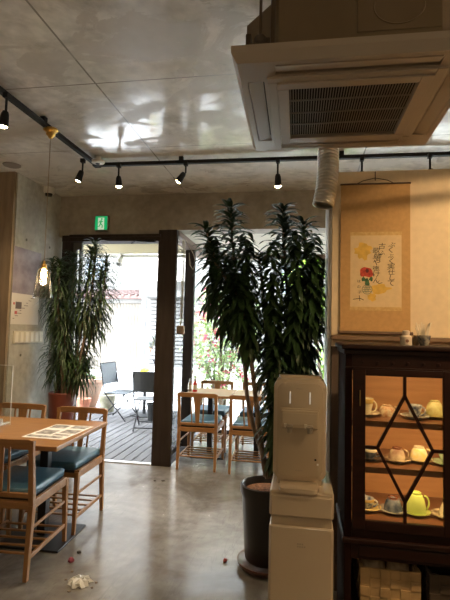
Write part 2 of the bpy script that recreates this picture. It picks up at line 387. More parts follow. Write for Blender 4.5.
# utility pole
pp = at(142, 365, Y=15.2)
up = thing('utility_pole', 'thin grey pole standing between garage and shop front', 'pole', (pp.x, 15.2, -.12))
MB().tube([(0, 0, 0), (0, 0, 6)], [.09, .07], 10).build('shaft', mat('pole_grey', (.10, .10, .10), .6), up, True)
MB().box(-.12, .12, -.1, .1, 0, .3, .01).build('base', mat('pole_grey', (.10, .10, .10), .6), up)
# low wall and railing beyond the bay
tag(MB().box(-3.5, 5, 10.4, 10.6, -.12, .62).build('garden_wall', mat('garden_block', (.5, .5, .46), .8, noise=.15, scale=5)), 'low grey block wall behind the flowering bush', 'wall')

# ---- deck folding chairs (woven seat and back on crossed steel legs)
deck_metal = mat('grey_powder_metal', (.035, .035, .037), .7, spec=.2)
weave_m = mat('grey_textilene', (.09, .10, .11), .8, noise=.25, scale=90)
def deck_chair(name, label, loc, rz, curved=False, wv=None, hgt=.84):
    t = thing(name, label, 'folding chair', loc, rz, 'folding chairs on the deck')
    W2 = .23; wv = wv or weave_m
    # chair faces +Y ; back at -Y
    for sx in (-1, 1):
        MB().tube([(sx * W2, .24, .01), (sx * W2, -.1, .38), (sx * W2, -.17, .46), (sx * W2, -.27, hgt)], .011, 8).build('back_leg_frame', deck_metal, t, True)
        MB().tube([(sx * (W2 - .025), -.26, .01), (sx * (W2 - .025), .20, .44)], .011, 8).build('leg', deck_metal, t, True)
    for a_, b_ in (((-W2, .2, .06), (W2, .2, .06)), ((-W2 + .02, -.22, .05), (W2 - .02, -.22, .05)), ((-W2, -.27, hgt), (W2, -.27, hgt))): MB().tube([a_, b_], .009, 8).build('stretcher', deck_metal, t, True)
    m = MB().box(-W2, W2, -.17, .22, .445, .46, .005); m.tube([(-W2, -.17, .45), (-W2, .22, .45)], .011).tube([(W2, -.17, .45), (W2, .22, .45)], .011)
    m.build('seat', wv, t)
    m = MB(); n = 8
    rows = []
    for i in range(n + 1):
        u = -1 + 2 * i / n; bow = (.05 * (1 - u * u)) if curved else .012 * (1 - u * u)
        rows.append((u * W2, -bow))
    for i in range(n):
        (xa, ba), (xb, bb) = rows[i], rows[i + 1]
        v = []
        for (xx, bb_) in ((xa, ba), (xb, bb)):
            for (yy, z_) in ((-.212, .58), (-.27, hgt + (.0 if not curved else .02 * 0))):
                for th in (0, .008): v.append(m.bm.verts.new((xx, yy + bb_ + th, z_)))
        for qd in ((0, 2, 6, 4), (1, 5, 7, 3), (0, 4, 5, 1), (2, 3, 7, 6)): m.bm.faces.new([v[j] for j in qd])
    m.build('backrest', wv, t, True)
    return t
dc = at(116, 420, z=-.02)
deck_chair('folding_chair', 'grey folding deck chair seen side-on with crossed steel legs, left of the round table', (-3.02, 7.55, -.02), -1.72, hgt=.93)
deck_chair('folding_chair', 'dark woven folding deck chair with curved back turned to the doorway, nearest on the deck', (-2.28, 6.95, -.02), .12, True, mat('dark_weave', (.035, .034, .033), .7, noise=.4, scale=120), hgt=.88)
# round garden table with yellow cloth
gt = thing('garden_table', 'round white garden table on the deck behind the folding chairs', 'table', (-2.75, 8.0, -.02))
MB().lathe([(0, .715), (.44, .715), (.45, .725), (.45, .745), (.44, .75), (0, .75)], 32).build('tabletop', mat('white_laminate', (.8, .8, .8), .4), gt, True)
MB().tube([(0, 0, .02), (0, 0, .72)], .03, 12).build('column', deck_metal, gt, True)
MB().lathe([(0, .0), (.25, .0), (.25, .015), (.03, .03), (0, .03)], 24).build('base', deck_metal, gt, True)
m = MB()
yp = at(145, 369, Y=8.0)
for k in range(9):
    a = random.uniform(0, 2 * PI); r = random.uniform(0, .07)
    m.lathe([(0, 0), (.04, .005), (.045, .03), (.02, .05), (0, .052)], 8, (yp.x + r * 1.4 * math.cos(a), 8.0 + r * math.sin(a), .731 + .004 * k))
tag(m.build('yellow_cloth', mat('yellow_fabric', (.75, .72, .05), .8), smooth=True), 'crumpled bright yellow cloth lying on the round garden table', 'cloth')
# black bucket
bk = at(152, 421, z=-.02)
bu = thing('bucket', 'black plastic bucket on the deck behind the nearest folding chair', 'bucket', (-2.42, 7.6, -.02))
MB().lathe([(0, 0), (.11, 0), (.14, .26), (.15, .26), (.15, .28), (.135, .28), (.105, .02), (0, .02)], 24).build('tub', blackp, bu, True)
MB().tube([(.15 * math.cos(a), .15 * math.sin(a) * .25 - .1, .27 - .1 * math.sin(a)) for a in [PI * i / 10 for i in range(11)]], .004, 6).build('handle', steel, bu, True)
# planters outdoors
def pot(name, label, cat, loc, prof, m, soil_r, soil_z, sub=None):
    t = thing(name, label, cat, loc)
    MB().lathe(prof, 32).build('pot', m, t, True)
    MB().lathe([(0, soil_z - .03), (soil_r, soil_z - .03), (soil_r, soil_z), (soil_r * .5, soil_z + .012), (0, soil_z + .02)], 20).build('soil', soil_m, t, True)
    return t
terra = mat('aged_terracotta', (.40, .22, .145), .85, col2=(.34, .25, .19), scale=4, bump=.1)
bp_ = at(86, 405, z=-.02)
bigp = pot('terracotta_planter', 'large weathered terracotta planter with thick rim at the deck edge', 'planter', (at(86, 400, Y=8.3).x, 8.3, -.02), [(0, 0), (.17, 0), (.22, .12), (.31, .46), (.33, .5), (.35, .52), (.35, .57), (.32, .58), (.30, .55), (.28, .5), (0, .5)], terra, .29, .53)
m = MB()
for k in range(60):
    m.leaf((random.uniform(-.15, .15), random.uniform(-.15, .15), .54), random.uniform(0, 6.28), random.uniform(.4, 1.3), random.uniform(.12, .35), .03, 1.5)
m.build('foliage', mat('bright_leaf', (.12, .22, .05), .5, noise=.3), bigp)
pot('small_terracotta_pot', 'small orange terracotta pot in front of the large planter', 'flower pot', (at(84, 400, Y=7.55).x, 7.55, -.02), [(0, 0), (.07, 0), (.1, .25), (.12, .25), (.12, .31), (.1, .31), (.085, .27), (0, .27)], mat('orange_terracotta', (.50, .20, .12), .8), .088, .29)
pot('mossy_stone_planter', 'squat olive grey stone planter beside the large terracotta planter', 'planter', (at(107, 405, Y=8.15).x, 8.15, -.02), [(0, 0), (.12, 0), (.145, .2), (.15, .3), (.13, .31), (.12, .25), (0, .25)], mat('mossy_stone', (.20, .20, .13), .9, col2=(.32, .30, .25), scale=9, bump=.3), .12, .27)
# canopy spotlight
sp_ = at(121, 260, Y=6.56)
cs = thing('canopy_spotlight', 'white spotlight hanging under the cream canopy outside the doorway', 'spotlight', (sp_.x, 6.56, 2.62))
MB().lathe([(0, -.0), (.045, 0), (.045, -.03), (.015, -.035), (.015, -.08), (0, -.08)], 16).build('bracket', mat('white_metal', (.7, .7, .68), .4), cs, True)
MB().lathe([(0, 0), (.035, 0), (.045, .05), (.055, .14), (.045, .14), (.03, .06), (0, .06)], 16, M=T((0, 0, -.08)) @ Rm(2.6, 'X') @ T((0, 0, -.03))).build('head', mat('white_metal', (.7, .7, .68), .4), cs, True)

# ---- flowering bush outside the bay
def bush(name, label, cat, c, rad, n, leafcol, stemcol, nfl=0, flcol=None, L=.09, wd=.05, stems=6, hz=None, group=None):
    t = thing(name, label, cat, (c[0], c[1], -.12), 0, group)
    hz = hz or c[2] + .12
    br = MB(); tips = []
    for k in range(stems):
        a = 2 * PI * k / stems + random.uniform(-.3, .3); R0 = random.uniform(.25, .8)
        p = [Vector((0.06 * math.cos(a), .06 * math.sin(a), 0))]
        e = Vector((rad[0] * R0 * math.cos(a), rad[1] * R0 * math.sin(a), hz + rad[2] * random.uniform(-.5, .7)))
        for i in range(1, 6):
            u = i / 5; p.append(p[0].lerp(e, u) + Vector((random.uniform(-.05, .05), random.uniform(-.05, .05), .25 * math.sin(PI * u))))
        br.tube(p, [.035 * (1 - .16 * i) for i in range(6)], 6); tips.append(e)
    br.build('trunk', mat(stemcol, (.16, .12, .08), .8), t, True)
    f = MB(); pts = []
    for k in range(n):
        while True:
            v = Vector([random.uniform(-1, 1) for _ in range(3)])
            if .25 < v.length < 1: break
        lump = 1 + .25 * math.sin(v.x * 7) * math.cos(v.z * 6 + v.y * 3)
        pnt = Vector((v.x * rad[0], v.y * rad[1], v.z * rad[2])) * lump + Vector((0, 0, hz))
        pts.append(pnt)
        f.leaf(pnt, random.uniform(0, 6.28), random.uniform(-.9, .9), L * random.uniform(.7, 1.3), wd, .8, 3)
    f.build('foliage', leafcol, t)
    if nfl:
        g = MB()
        for k in range(nfl):
            c0 = random.choice(pts) * 1.0
            for j in range(7):
                g.leaf(c0 + Vector([random.uniform(-.05, .05) for _ in range(3)]), random.uniform(0, 6.28), random.uniform(-.3, 1.2), .075, .065, .7, 3, .4)
        g.build('blossoms', flcol, t)
    return t
fb_c = at(222, 340, Y=8.6)
bush('flowering_bush', 'pink flowering bougainvillea bush outside the bay window', 'bush', (fb_c.x, 8.6, 1.35), (.75, .55, 1.0), 2300,
     mat('pale_green_leaf', (.34, .46, .20), .5, noise=.4, scale=5), 'bush_bark', 75, mat('pink_bract', (.72, .16, .26), .6, noise=.3, scale=9), L=.10, wd=.05)
lf = mat('yellow_green_leaf', (.26, .42, .05), .45, noise=.3, scale=4)
c1 = at(325, 285, Y=8.2)
bush('leafy_tree', 'bright yellow-green broad leaved tree outside, right of the indoor dracaena', 'tree', (c1.x, 8.2, 2.4), (.7, .5, .85), 900, lf, 'bush_bark', L=.2, wd=.11, stems=5)
c2 = at(322, 365, Y=8.9)
bush('garden_shrub', 'low light green shrub outside behind the water dispenser', 'shrub', (c2.x, 8.9, .75), (.6, .4, .55), 600, lf, 'bush_bark', L=.14, wd=.06, stems=5)

# ------------------------------------------------------------------ the person on the deck
def skin(name, verts, edges, radii, m, parent, root=0, sub=2):
    me = bpy.data.meshes.new(name); me.from_pydata(verts, edges, []); o = bpy.data.objects.new(name, me); C.objects.link(o); o.parent = parent
    md = o.modifiers.new('skin', 'SKIN'); md.use_smooth_shade = True
    for i, r in enumerate(radii):
        v = me.skin_vertices[0].data[i]; rr = r if isinstance(r, tuple) else (r, r); v.radius = rr; v.use_root = (i == root)
    ss = o.modifiers.new('sub', 'SUBSURF'); ss.levels = sub; ss.render_levels = sub
    me.materials.append(m); return o
PXX, PYY = at(163, 340, Y=8.75).x, 8.75
per = thing('person', 'person in a grey patterned shirt leaning over the garden table, mostly behind the pillar', 'person', (PXX, PYY, -.02))
skin_m = mat('skin', (.55, .30, .22), .5)
shirt = mat('patterned_shirt', (.30, .31, .29), .8, col2=(.05, .06, .055), scale=16, detail=2)
# faces -Y ; body: pelvis, spine, head, arms, legs
bv = [(0, .12, .92), (0, .08, 1.12), (0, -.02, 1.32), (0, -.12, 1.42), (0, -.17, 1.50),
      (-.17, -.06, 1.38), (-.23, -.12, 1.12), (-.22, -.36, .93), (-.21, -.44, .86),
      (.17, -.06, 1.38), (.23, -.12, 1.12), (.2, -.36, .93), (.19, -.44, .86),
      (-.09, .13, .86), (-.1, .08, .48), (-.1, .14, .09), (-.1, .0, .035),
      (.09, .13, .86), (.1, .1, .48), (.1, .16, .09), (.1, .02, .035)]
be = [(0, 1), (1, 2), (2, 3), (3, 4), (2, 5), (5, 6), (6, 7), (7, 8), (2, 9), (9, 10), (10, 11), (11, 12), (0, 13), (13, 14), (14, 15), (15, 16), (0, 17), (17, 18), (18, 19), (19, 20)]
br_ = [(.15, .11), (.135, .1), (.15, .1), .06, .055, .06, .044, .032, .026, .06, .044, .032, .026, .085, .058, .04, .035, .085, .058, .04, .035]
skin('body', bv, be, br_, skin_m, per)
# head
m = MB(); m.lathe([(0, -.12), (.045, -.11), (.07, -.06), (.078, 0), (.076, .05), (.055, .095), (0, .115)], 20, sx=.95, sy=1.15, M=T((0, -.22, 1.585)) @ Rm(.35, 'X'))
m.lathe([(0, -.02), (.014, -.015), (.01, .02), (0, .03)], 8, (0, -.32, 1.56)).lathe([(0, -.025), (.012, -.01), (.012, .015), (0, .025)], 8, (-.078, -.2, 1.58)).lathe([(0, -.025), (.012, -.01), (.012, .015), (0, .025)], 8, (.078, -.2, 1.58))
m.build('head', skin_m, per, True)
MB().lathe([(.083, -.03), (.088, .03), (.07, .09), (.0, .125)], 20, sx=1, sy=1.15, M=T((0, -.2, 1.6)) @ Rm(.15, 'X')).build('hair', blackp, per, True)
e = MB()
for sx in (-.03, .03): e.lathe([(0, -.006), (.008, 0), (0, .006)], 8, (sx, -.31, 1.59))
e.box(-.022, .022, -.305, -.298, 1.52, 1.526).build('eyes_and_mouth', blackp, per)
sv = [(0, .12, .9), (0, .08, 1.12), (0, -.02, 1.32), (0, -.1, 1.41), (-.17, -.06, 1.37), (-.235, -.13, 1.14), (.17, -.06, 1.37), (.235, -.13, 1.14)]
skin('shirt', sv, [(0, 1), (1, 2), (2, 3), (2, 4), (4, 5), (2, 6), (6, 7)], [(.175, .13), (.165, .125), (.18, .125), .072, .085, .066, .085, .066], shirt, per)
jeans = mat('dark_trousers', (.05, .055, .07), .8)
skin('trousers', [(0, .13, .9), (-.09, .13, .84), (-.1, .08, .48), (-.1, .14, .12), (.09, .13, .84), (.1, .1, .48), (.1, .16, .12)], [(0, 1), (1, 2), (2, 3), (0, 4), (4, 5), (5, 6)], [(.165, .125), .1, .072, .06, .1, .072, .06], jeans, per)
for sx in (-1, 1):
    fv = [(0, 0, 0), (0, -.05, -.02)]; fe = [(0, 1)]; fr = [.03, .03]
    for i, (dx, L) in enumerate(((-.028, .075), (-.01, .085), (.009, .08), (.027, .062))):
        b0 = len(fv); fv += [(dx, -.085, -.03), (dx * 1.1, -.085 - L * .5, -.045), (dx * 1.1, -.085 - L * .8, -.075)]; fe += [(1, b0), (b0, b0 + 1), (b0 + 1, b0 + 2)]; fr += [.010, .009, .008]
    b0 = len(fv); fv += [(-sx * -.035, -.04, -.03), (-sx * -.05, -.075, -.05)]; fe += [(0, b0), (b0, b0 + 1)]; fr += [.012, .009]
    h = skin('hand', fv, fe, fr, skin_m, per, 0, 1); h.location = (sx * .205, -.44, .865)
    MB().box(-.045, .045, -.17, .1, 0, .07, .03, M=T((sx * .1, .1 if sx < 0 else .12, 0))).build('shoe', blackp, per, True)

# ------------------------------------------------------------------ indoor dining chairs
def make_chair(name, label):
    """faces +Y; origin centre of the footprint; height .85"""
    t = thing(name, label, 'chair')
    W2, D2 = .205, .245
    for sx in (-1, 1):
        MB().beam((sx * W2, -D2 - .015, 0), (sx * W2, -D2 + .02, .44), .026, .03, w2=.034, d2=.045, bev=.004).beam((sx * W2, -D2 + .02, .44), (sx * W2, -D2 - .022, .835), .034, .04, w2=.03, d2=.026, bev=.004).build('leg', wood_z, t)
        MB().beam((sx * W2, D2 + .005, 0), (sx * W2, D2 - .02, .46), .025, .025, w2=.034, d2=.04, bev=.004).build('leg', wood_z, t)
        MB().beam((sx * W2, -D2, .44), (sx * W2, D2 - .02, .445), .024, .055, bev=.004).build('seat_rail', wood, t)
        MB().beam((sx * W2, -D2, .30), (sx * W2, D2 - .01, .30), .014, .018, bev=.003).build('stretcher', wood, t)
        MB().beam((sx * W2, -D2, .13), (sx * W2, D2 - .005, .13), .018, .026, bev=.003).build('stretcher', wood, t)
    MB().box(-W2, W2, D2 - .04, D2 - .015, .415, .47, .004).build('seat_rail', wood, t)
    MB().box(-W2, W2, -D2 + .0, -D2 + .025, .415, .465, .004).build('seat_rail', wood, t)
    m = MB()
    for i in range(5):
        y = -D2 + .045 + i * (2 * D2 - .09) / 4
        m.box(-W2 + .005, W2 - .005, y - .010, y + .010, .128, .140, .003, seg=1)
    m.build('slatted_shelf', wood, t)
    # cushion with domed top
    m = MB().box(-W2 + .012, W2 - .012, -D2 + .02, D2 - .0, .472, .53, .020, seg=3)
    m.build('seat', cushion_m, t, True)
    # curved top rail with rounded corners
    m = MB(); n = 14; prev = None
    for i in range(n + 1):
        u = -1 + 2 * i / n; x = u * (W2 + .017); drop = .010 * max(0, (abs(u) - .9) / .1) ** 2
        y = -D2 - .02 - .018 * (1 - u * u)
        cur = [m.bm.verts.new((x, y - .012, .85 - drop)), m.bm.verts.new((x, y + .014, .85 - drop)), m.bm.verts.new((x, y + .014, .803)), m.bm.verts.new((x, y - .012, .803))]
        if prev:
            for j in range(4): m.bm.faces.new((prev[j], prev[(j + 1) % 4], cur[(j + 1) % 4], cur[j]))
        else: m.bm.faces.new(cur)
        prev = cur
    m.bm.faces.new(prev[::-1]); m.build('top_rail', wood, t, True)
    MB().box(-W2, W2, -D2 - .005, -D2 + .015, .485, .515, .004).build('lower_rail', wood, t)
    MB().box(-W2 + .02, W2 - .02, -D2 + .025, D2 - .01, .455, .474).build('seat_base', black_m, t)
    # wedge splat and spindles
    for x0, x1, wt, wb in ((-.045, -.035, .03, .016), (.045, .035, .03, .016), (-.072, -.060, .013, .013), (.072, .060, .013, .013)):
        if abs(x0) < .05:
            continue
        MB().beam((x1, -D2 + .005, .50), (x0, -D2 - .03, .82), wb, .012, w2=wt, up=(0, 1, 0), bev=.002).build('spindle', wood_z, t)
    MB().beam((0, -D2 + .005, .50), (0, -D2 - .036, .82), .035, .012, w2=.085, d2=.012, up=(0, 1, 0), bev=.002).build('splat', wood_z, t)
    return t
G1 = 'wooden chairs with blue seats'
chair = make_chair('dining_chair', 'oak dining chair with blue seat, nearest the camera with its back to us')
chair.location = (-1.81, 2.86, 0); chair.rotation_euler.z = .06; chair['group'] = G1; chair.scale.z = .97
dup(chair, (-1.82, 3.47, 0), PI + .03, 'oak dining chair facing us across the near table, closest to the doorway')
dup(chair, (-2.40, 3.50, 0), PI, 'oak dining chair at the far side of the near table under the wall poster')
dup(chair, (-1.11, 5.23, 0), 0, 'oak chair in the bay with its back to us, beside the brown pillar')
dup(chair, (-.535, 5.20, 0), 0, 'oak chair in the bay with its back to us, behind the potted dracaena stems')
dup(chair, (-1.13, 5.98, 0), PI, 'oak chair facing us beyond the bay table, left one under the window')
dup(chair, (-.56, 5.98, 0), PI, 'oak chair facing us beyond the bay table, right one under the window')

# ------------------------------------------------------------------ tables
def table(name, label, loc, wx, wy, rz, h=.75, peds=((0, 0),), plate=(.5, .4)):
    t = thing(name, label, 'table', loc, rz)
    MB().box(-wx / 2, wx / 2, -wy / 2, wy / 2, h - .03, h, .004).build('tabletop', top_wood, t)
    for px, py in peds:
        MB().box(px - .03, px + .03, py - .03, py + .03, .02, h - .03, .004).build('column', black_m, t)
        MB().box(px - plate[0] / 2, px + plate[0] / 2, py - plate[1] / 2, py + plate[1] / 2, 0, .014, .004).build('base_plate', black_m, t)
        MB().box(px - .2, px + .2, py - .2, py + .2, h - .036, h - .03).build('mounting_plate', black_m, t)
    return t
# near table: right end at X about -1.48
table('dining_table', 'long light oak table with black pedestal legs in the left foreground', (-2.40, 3.14, 0), 1.76, .84, .035, peds=((.58, .02), (-.55, .02)), plate=(.46, .44))
table('cafe_table', 'small square oak table in the bay next to the brown pillar', (-1.10, 5.66, 0), .56, .66, 0, plate=(.4, .4))
table('cafe_table', 'small square oak table in the bay behind the potted dracaena', (-.53, 5.66, 0), .56, .66, 0, plate=(.4, .4))

# menu sheet on the near table
mn = at(62, 434, z=.752)
ms = thing('menu_sheet', 'white printed menu sheet lying near the end of the oak table', 'menu', (-1.70, 3.13, .7505), -.02)
MB().box(-.165, .14, -.20, .245, 0, .0015).build('paper', mat('white_paper', (.80, .83, .88), .5), ms)
m = MB()
for (x0, x1, y0, y1) in ((-.15, -.03, .12, .22), (0, .12, .14, .23), (-.14, -.02, -.08, .05), (.01, .13, -.02, .09), (-.15, .1, -.17, -.12), (.0, .12, -.1, -.05)):
    m.box(x0, x1, y0, y1, .0015, .0022)
m.build('printed_pictures', mat('print_grey', (.30, .31, .34), .5, noise=.6, scale=25), ms)
# clear divider
dv = thing('acrylic_divider', 'clear acrylic divider screen standing on the left of the oak table', 'divider', (-2.33, 3.22, .75), .0)
MB().box(-.5, .18, -.002, .002, .01, .45).build('screen', clear_m, dv)
MB().box(.180, .183, -.002, .002, .01, .45).box(-.5, .18, -.002, .002, .45, .453).build('polished_edge', mat('frosted_acrylic', (.7, .72, .72), .25), dv)
for sx in (-.4, .1):
    MB().box(sx - .012, sx + .012, -.1, .1, 0, .012, .002).box(sx - .012, sx + .012, -.012, -.003, .01, .05).box(sx - .012, sx + .012, .003, .012, .01, .05).build('foot', mat('frosted_acrylic', (.7, .72, .72), .25), dv)

# condiments on the far table
def bottle(name, label, cat, loc, body_m, cap_m, s=1, liquid=None):
    t = thing(name, label, cat, loc)
    MB().lathe([(0, 0), (.024 * s, 0), (.027 * s, .01 * s), (.027 * s, .09 * s), (.014 * s, .115 * s), (.014 * s, .125 * s), (0, .125 * s)], 16).build('body', body_m, t, True)
    MB().lathe([(0, .125 * s), (.017 * s, .125 * s), (.016 * s, .155 * s), (0, .157 * s)], 16).build('cap', cap_m, t, True)
    MB().lathe([(.0275 * s, .025 * s), (.0278 * s, .03 * s), (.0278 * s, .075 * s), (.0275 * s, .08 * s)], 16).build('label', mat('paper_label', (.7, .65, .5), .6), t, True)
    return t
bottle('sauce_bottle', 'red sauce bottle with white cap on the bay table', 'bottle', (at(195, 388, Y=5.62).x, 5.62, .75), mat('red_sauce', (.55, .03, .02), .3), mat('white_cap', (.8, .8, .78), .4), 1.05)
bottle('soy_bottle', 'small pale bottle with grey lid beside the red sauce bottle', 'bottle', (at(190, 388, Y=5.66).x, 5.66, .75), mat('amber_glass', (.35, .28, .2), .2), mat('grey_cap', (.45, .45, .43), .4), .95)

# ------------------------------------------------------------------ water dispenser and its stand
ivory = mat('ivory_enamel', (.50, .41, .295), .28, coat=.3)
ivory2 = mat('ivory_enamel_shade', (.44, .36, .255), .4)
st = thing('dispenser_stand', 'ivory glossy cabinet stand under the water dispenser', 'cabinet', (.004, 2.1, 0))
MB().box(-.138, .138, 0, .33, 0, .66, .006).box(-.13, .13, .012, .33, .66, .70).box(-.138, .138, -.0, .33, .70, .81, .008).build('body', ivory, st)
MB().box(-.132, .132, -.012, .001, .01, .665, .006).build('door', ivory, st)
MB().box(-.132, .132, -.010, .001, .705, .795, .006).build('drawer', ivory, st)
m = MB()
for j, row in enumerate((3, 4)):
    for i in range(row): m.box(-.016 + i * .0095, -.0095 + i * .0095, -.0130, -.0120, .592 - j * .011, .599 - j * .011)
m.build('door_logo', mat('logo_grey', (.36, .31, .24), .5), st)
dsp = thing('water_dispenser', 'ivory tabletop water dispenser with two taps on the glossy stand', 'water dispenser', (-.008, 2.13, .81))
def rrect(w, h, r, n=6, cx=0, cy=0):
    p = []
    for (sx, sy, a0) in ((1, 1, 0), (-1, 1, PI / 2), (-1, -1, PI), (1, -1, 3 * PI / 2)):
        for i in range(n + 1):
            a = a0 + PI / 2 * i / n; p.append((cx + sx * (w / 2 - r) + r * math.cos(a), cy + sy * (h / 2 - r) + r * math.sin(a)))
    return p
UP = Matrix(((1, 0, 0, 0), (0, 0, -1, 0), (0, 1, 0, 0), (0, 0, 0, 1)))   # XY polygon -> XZ, extrude towards -Y
MB().prism(rrect(.238, .455, .035, cy=.2475), .21, M=T((0, .27, 0)) @ UP, bev=.012).box(-.1, .1, .07, .26, 0, .03).build('body', ivory, dsp, True)
# raised front frame ring with the panel set inside it
pts = rrect(.205, .42, .03, cy=.2475)
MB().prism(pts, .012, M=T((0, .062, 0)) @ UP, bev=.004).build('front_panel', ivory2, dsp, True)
MB().prism(rrect(.20, .05, .02, cy=.0), .012, M=T((0, .15, .475)) , bev=.004).build('top_cap', ivory, dsp, True)
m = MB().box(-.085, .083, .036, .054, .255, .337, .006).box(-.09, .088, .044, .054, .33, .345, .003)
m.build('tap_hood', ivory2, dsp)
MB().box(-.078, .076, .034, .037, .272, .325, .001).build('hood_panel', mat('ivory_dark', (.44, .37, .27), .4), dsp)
for sx in (-.045, .045):
    tp = MB().lathe([(0, 0), (.011, 0), (.013, .02), (.013, .035), (0, .035)], 12, (sx, .028, .24)).box(sx - .016, sx + .016, .008, .03, .262, .272, .003).build('tap', mat('tap_grey', (.30, .26, .2), .35), dsp, True)
    MB().box(sx - .024, sx - .012, .014, .026, .262, .28, .002).build('tap_lever', mat('tap_lever', (.6, .55, .45), .3), tp)
    MB().box(sx - .003, sx + .003, .0485, .0505, .365, .42, .001).build('indicator_window', mat('indicator_white', (.8, .8, .76), .2, emit=(1, .97, .9), es=.08), dsp)
MB().prism(rrect(.17, .13, .03), .018, M=T((0, .01, .0)), bev=.004).build('drip_tray', ivory, dsp, True)
MB().box(.068, .076, .0485, .0505, .115, .123).build('button', blackp, dsp)
MB().box(.078, .086, .0485, .0505, .095, .103).build('button', mat('white_cap', (.8, .8, .78), .4), dsp)
MB().box(-.018, .018, .0493, .0503, .066, .069).box(-.018, .012, .0493, .0503, .462 - .03, .465 - .03).build('logo', mat('logo_grey', (.36, .31, .24), .5), dsp)

# ------------------------------------------------------------------ plants indoors
dark_leaf = mat('dracaena_leaf', (.020, .046, .015), .5, noise=.4, scale=6, spec=.3)
mid_leaf = mat('left_plant_leaf', (.028, .058, .018), .45, noise=.5, scale=5)
bark = mat('dracaena_bark', (.20, .14, .09), .8, noise=.25, scale=25)
PB = Vector((-.216, 3.10, 0))
pl = thing('potted_dracaena', 'tall bushy dracaena with drooping dark leaves in a black pot behind the dispenser', 'potted plant', PB)
MB().lathe([(0, .045), (.125, .045), (.135, .06), (.16, .44), (.172, .47), (.172, .515), (.16, .52), (.148, .5), (.142, .45), (0, .45)], 32).build('pot', mat('black_glazed_pot', (.02, .016, .014), .3), pl, True)
MB().lathe([(0, .44), (.142, .44), (.145, .475), (.07, .49), (0, .495)], 24).build('soil', soil_m, pl, True)
MB().lathe([(0, .0), (.15, 0), (.185, .035), (.185, .045), (.17, .042), (.14, .02), (0, .02)], 32).build('saucer', mat('brown_saucer', (.12, .045, .025), .35), pl, True)
def loc3(x, y, Y): return at(x, y, Y=Y) - PB
stems = [
    [(268, 478, 3.10), (262, 452, 3.10), (253, 425, 3.08), (247, 395, 3.06), (243, 340, 3.05), (238, 290, 3.05), (232, 240, 3.03), (231, 207, 3.0)],
    [(266, 476, 3.06), (261, 440, 3.05), (256, 400, 3.0), (250, 350, 3.0), (240, 300, 2.98), (216, 264, 2.98), (206, 228, 2.95)],
    [(273, 478, 3.12), (276, 430, 3.14), (284, 400, 3.15), (290, 360, 3.15), (288, 300, 3.12), (284, 250, 3.1), (283, 208, 3.1)],
    [(271, 478, 3.15), (272, 430, 3.18), (270, 380, 3.2), (266, 330, 3.2), (262, 280, 3.2), (259, 255, 3.2)],
    [(275, 478, 3.08), (285, 420, 3.08), (296, 370, 3.1), (306, 310, 3.12), (308, 260, 3.12), (303, 222, 3.12)],
    [(276, 478, 3.14), (290, 420, 3.16), (303, 370, 3.2), (316, 320, 3.22), (322, 280, 3.24), (324, 262, 3.24)],
    [(270, 476, 3.05), (272, 450, 3.02), (276, 410, 3.0), (278, 370, 3.0), (277, 345, 3.0)],
]
for k, s_ in enumerate(stems):
    p = [loc3(*q) for q in s_]
    MB().tube(p, [.019 - .0018 * i for i in range(len(p))], 8).build('stem', bark, pl, True)
def whorl(mb, path, t0, t1, n, L, w, e0, e1, spread=1):
    """leaves spiralling round the upper part of a stem"""
    segs = [(path[i + 1] - path[i]).length for i in range(len(path) - 1)]; tot = sum(segs)
    for k in range(n):
        u = t0 + (t1 - t0) * (k / max(1, n - 1)); d = u * tot; i = 0
        while i < len(segs) - 1 and d > segs[i]: d -= segs[i]; i += 1
        p = path[i].lerp(path[i + 1], min(1, d / segs[i]))
        v = k / max(1, n - 1)
        el = e0 + (e1 - e0) * v + random.uniform(-.25, .25)
        mb.leaf(p, k * 2.4 + random.uniform(-.3, .3), el, L * (1 - .35 * v ** 4) * random.uniform(.7, 1.15), w * random.uniform(.8, 1.15), random.uniform(.9, 1.5) * spread, 4)
specs = [(.52, 1, 190), (.50, 1, 170), (.42, 1, 210), (.45, 1, 150), (.42, 1, 190), (.50, 1, 120), (.35, 1, 90)]
for s_, (a, b_, n) in zip(stems, specs):
    p = [loc3(*q) for q in s_]; f = MB()
    whorl(f, p, a, b_, int(n * 1.2), .19, .034, -.55, .50, .85)
    f.build('foliage', dark_leaf, pl)
f = MB()
for (x, y0, y1, n) in ((274, 300, 390, 110), (276, 380, 462, 85), (250, 285, 350, 60), (296, 300, 350, 80), (246, 232, 300, 60), (213, 240, 305, 75), (225, 260, 330, 60), (313, 235, 330, 75), (296, 228, 320, 70), (271, 240, 320, 70), (236, 260, 330, 60)):
    path = [loc3(x, y1, 3.02), loc3(x, y0, 3.02)]
    whorl(f, path, 0, 1, int(n * 1.1), .17, .036, -.7, -.25, .6)
f.build('foliage', dark_leaf, pl)

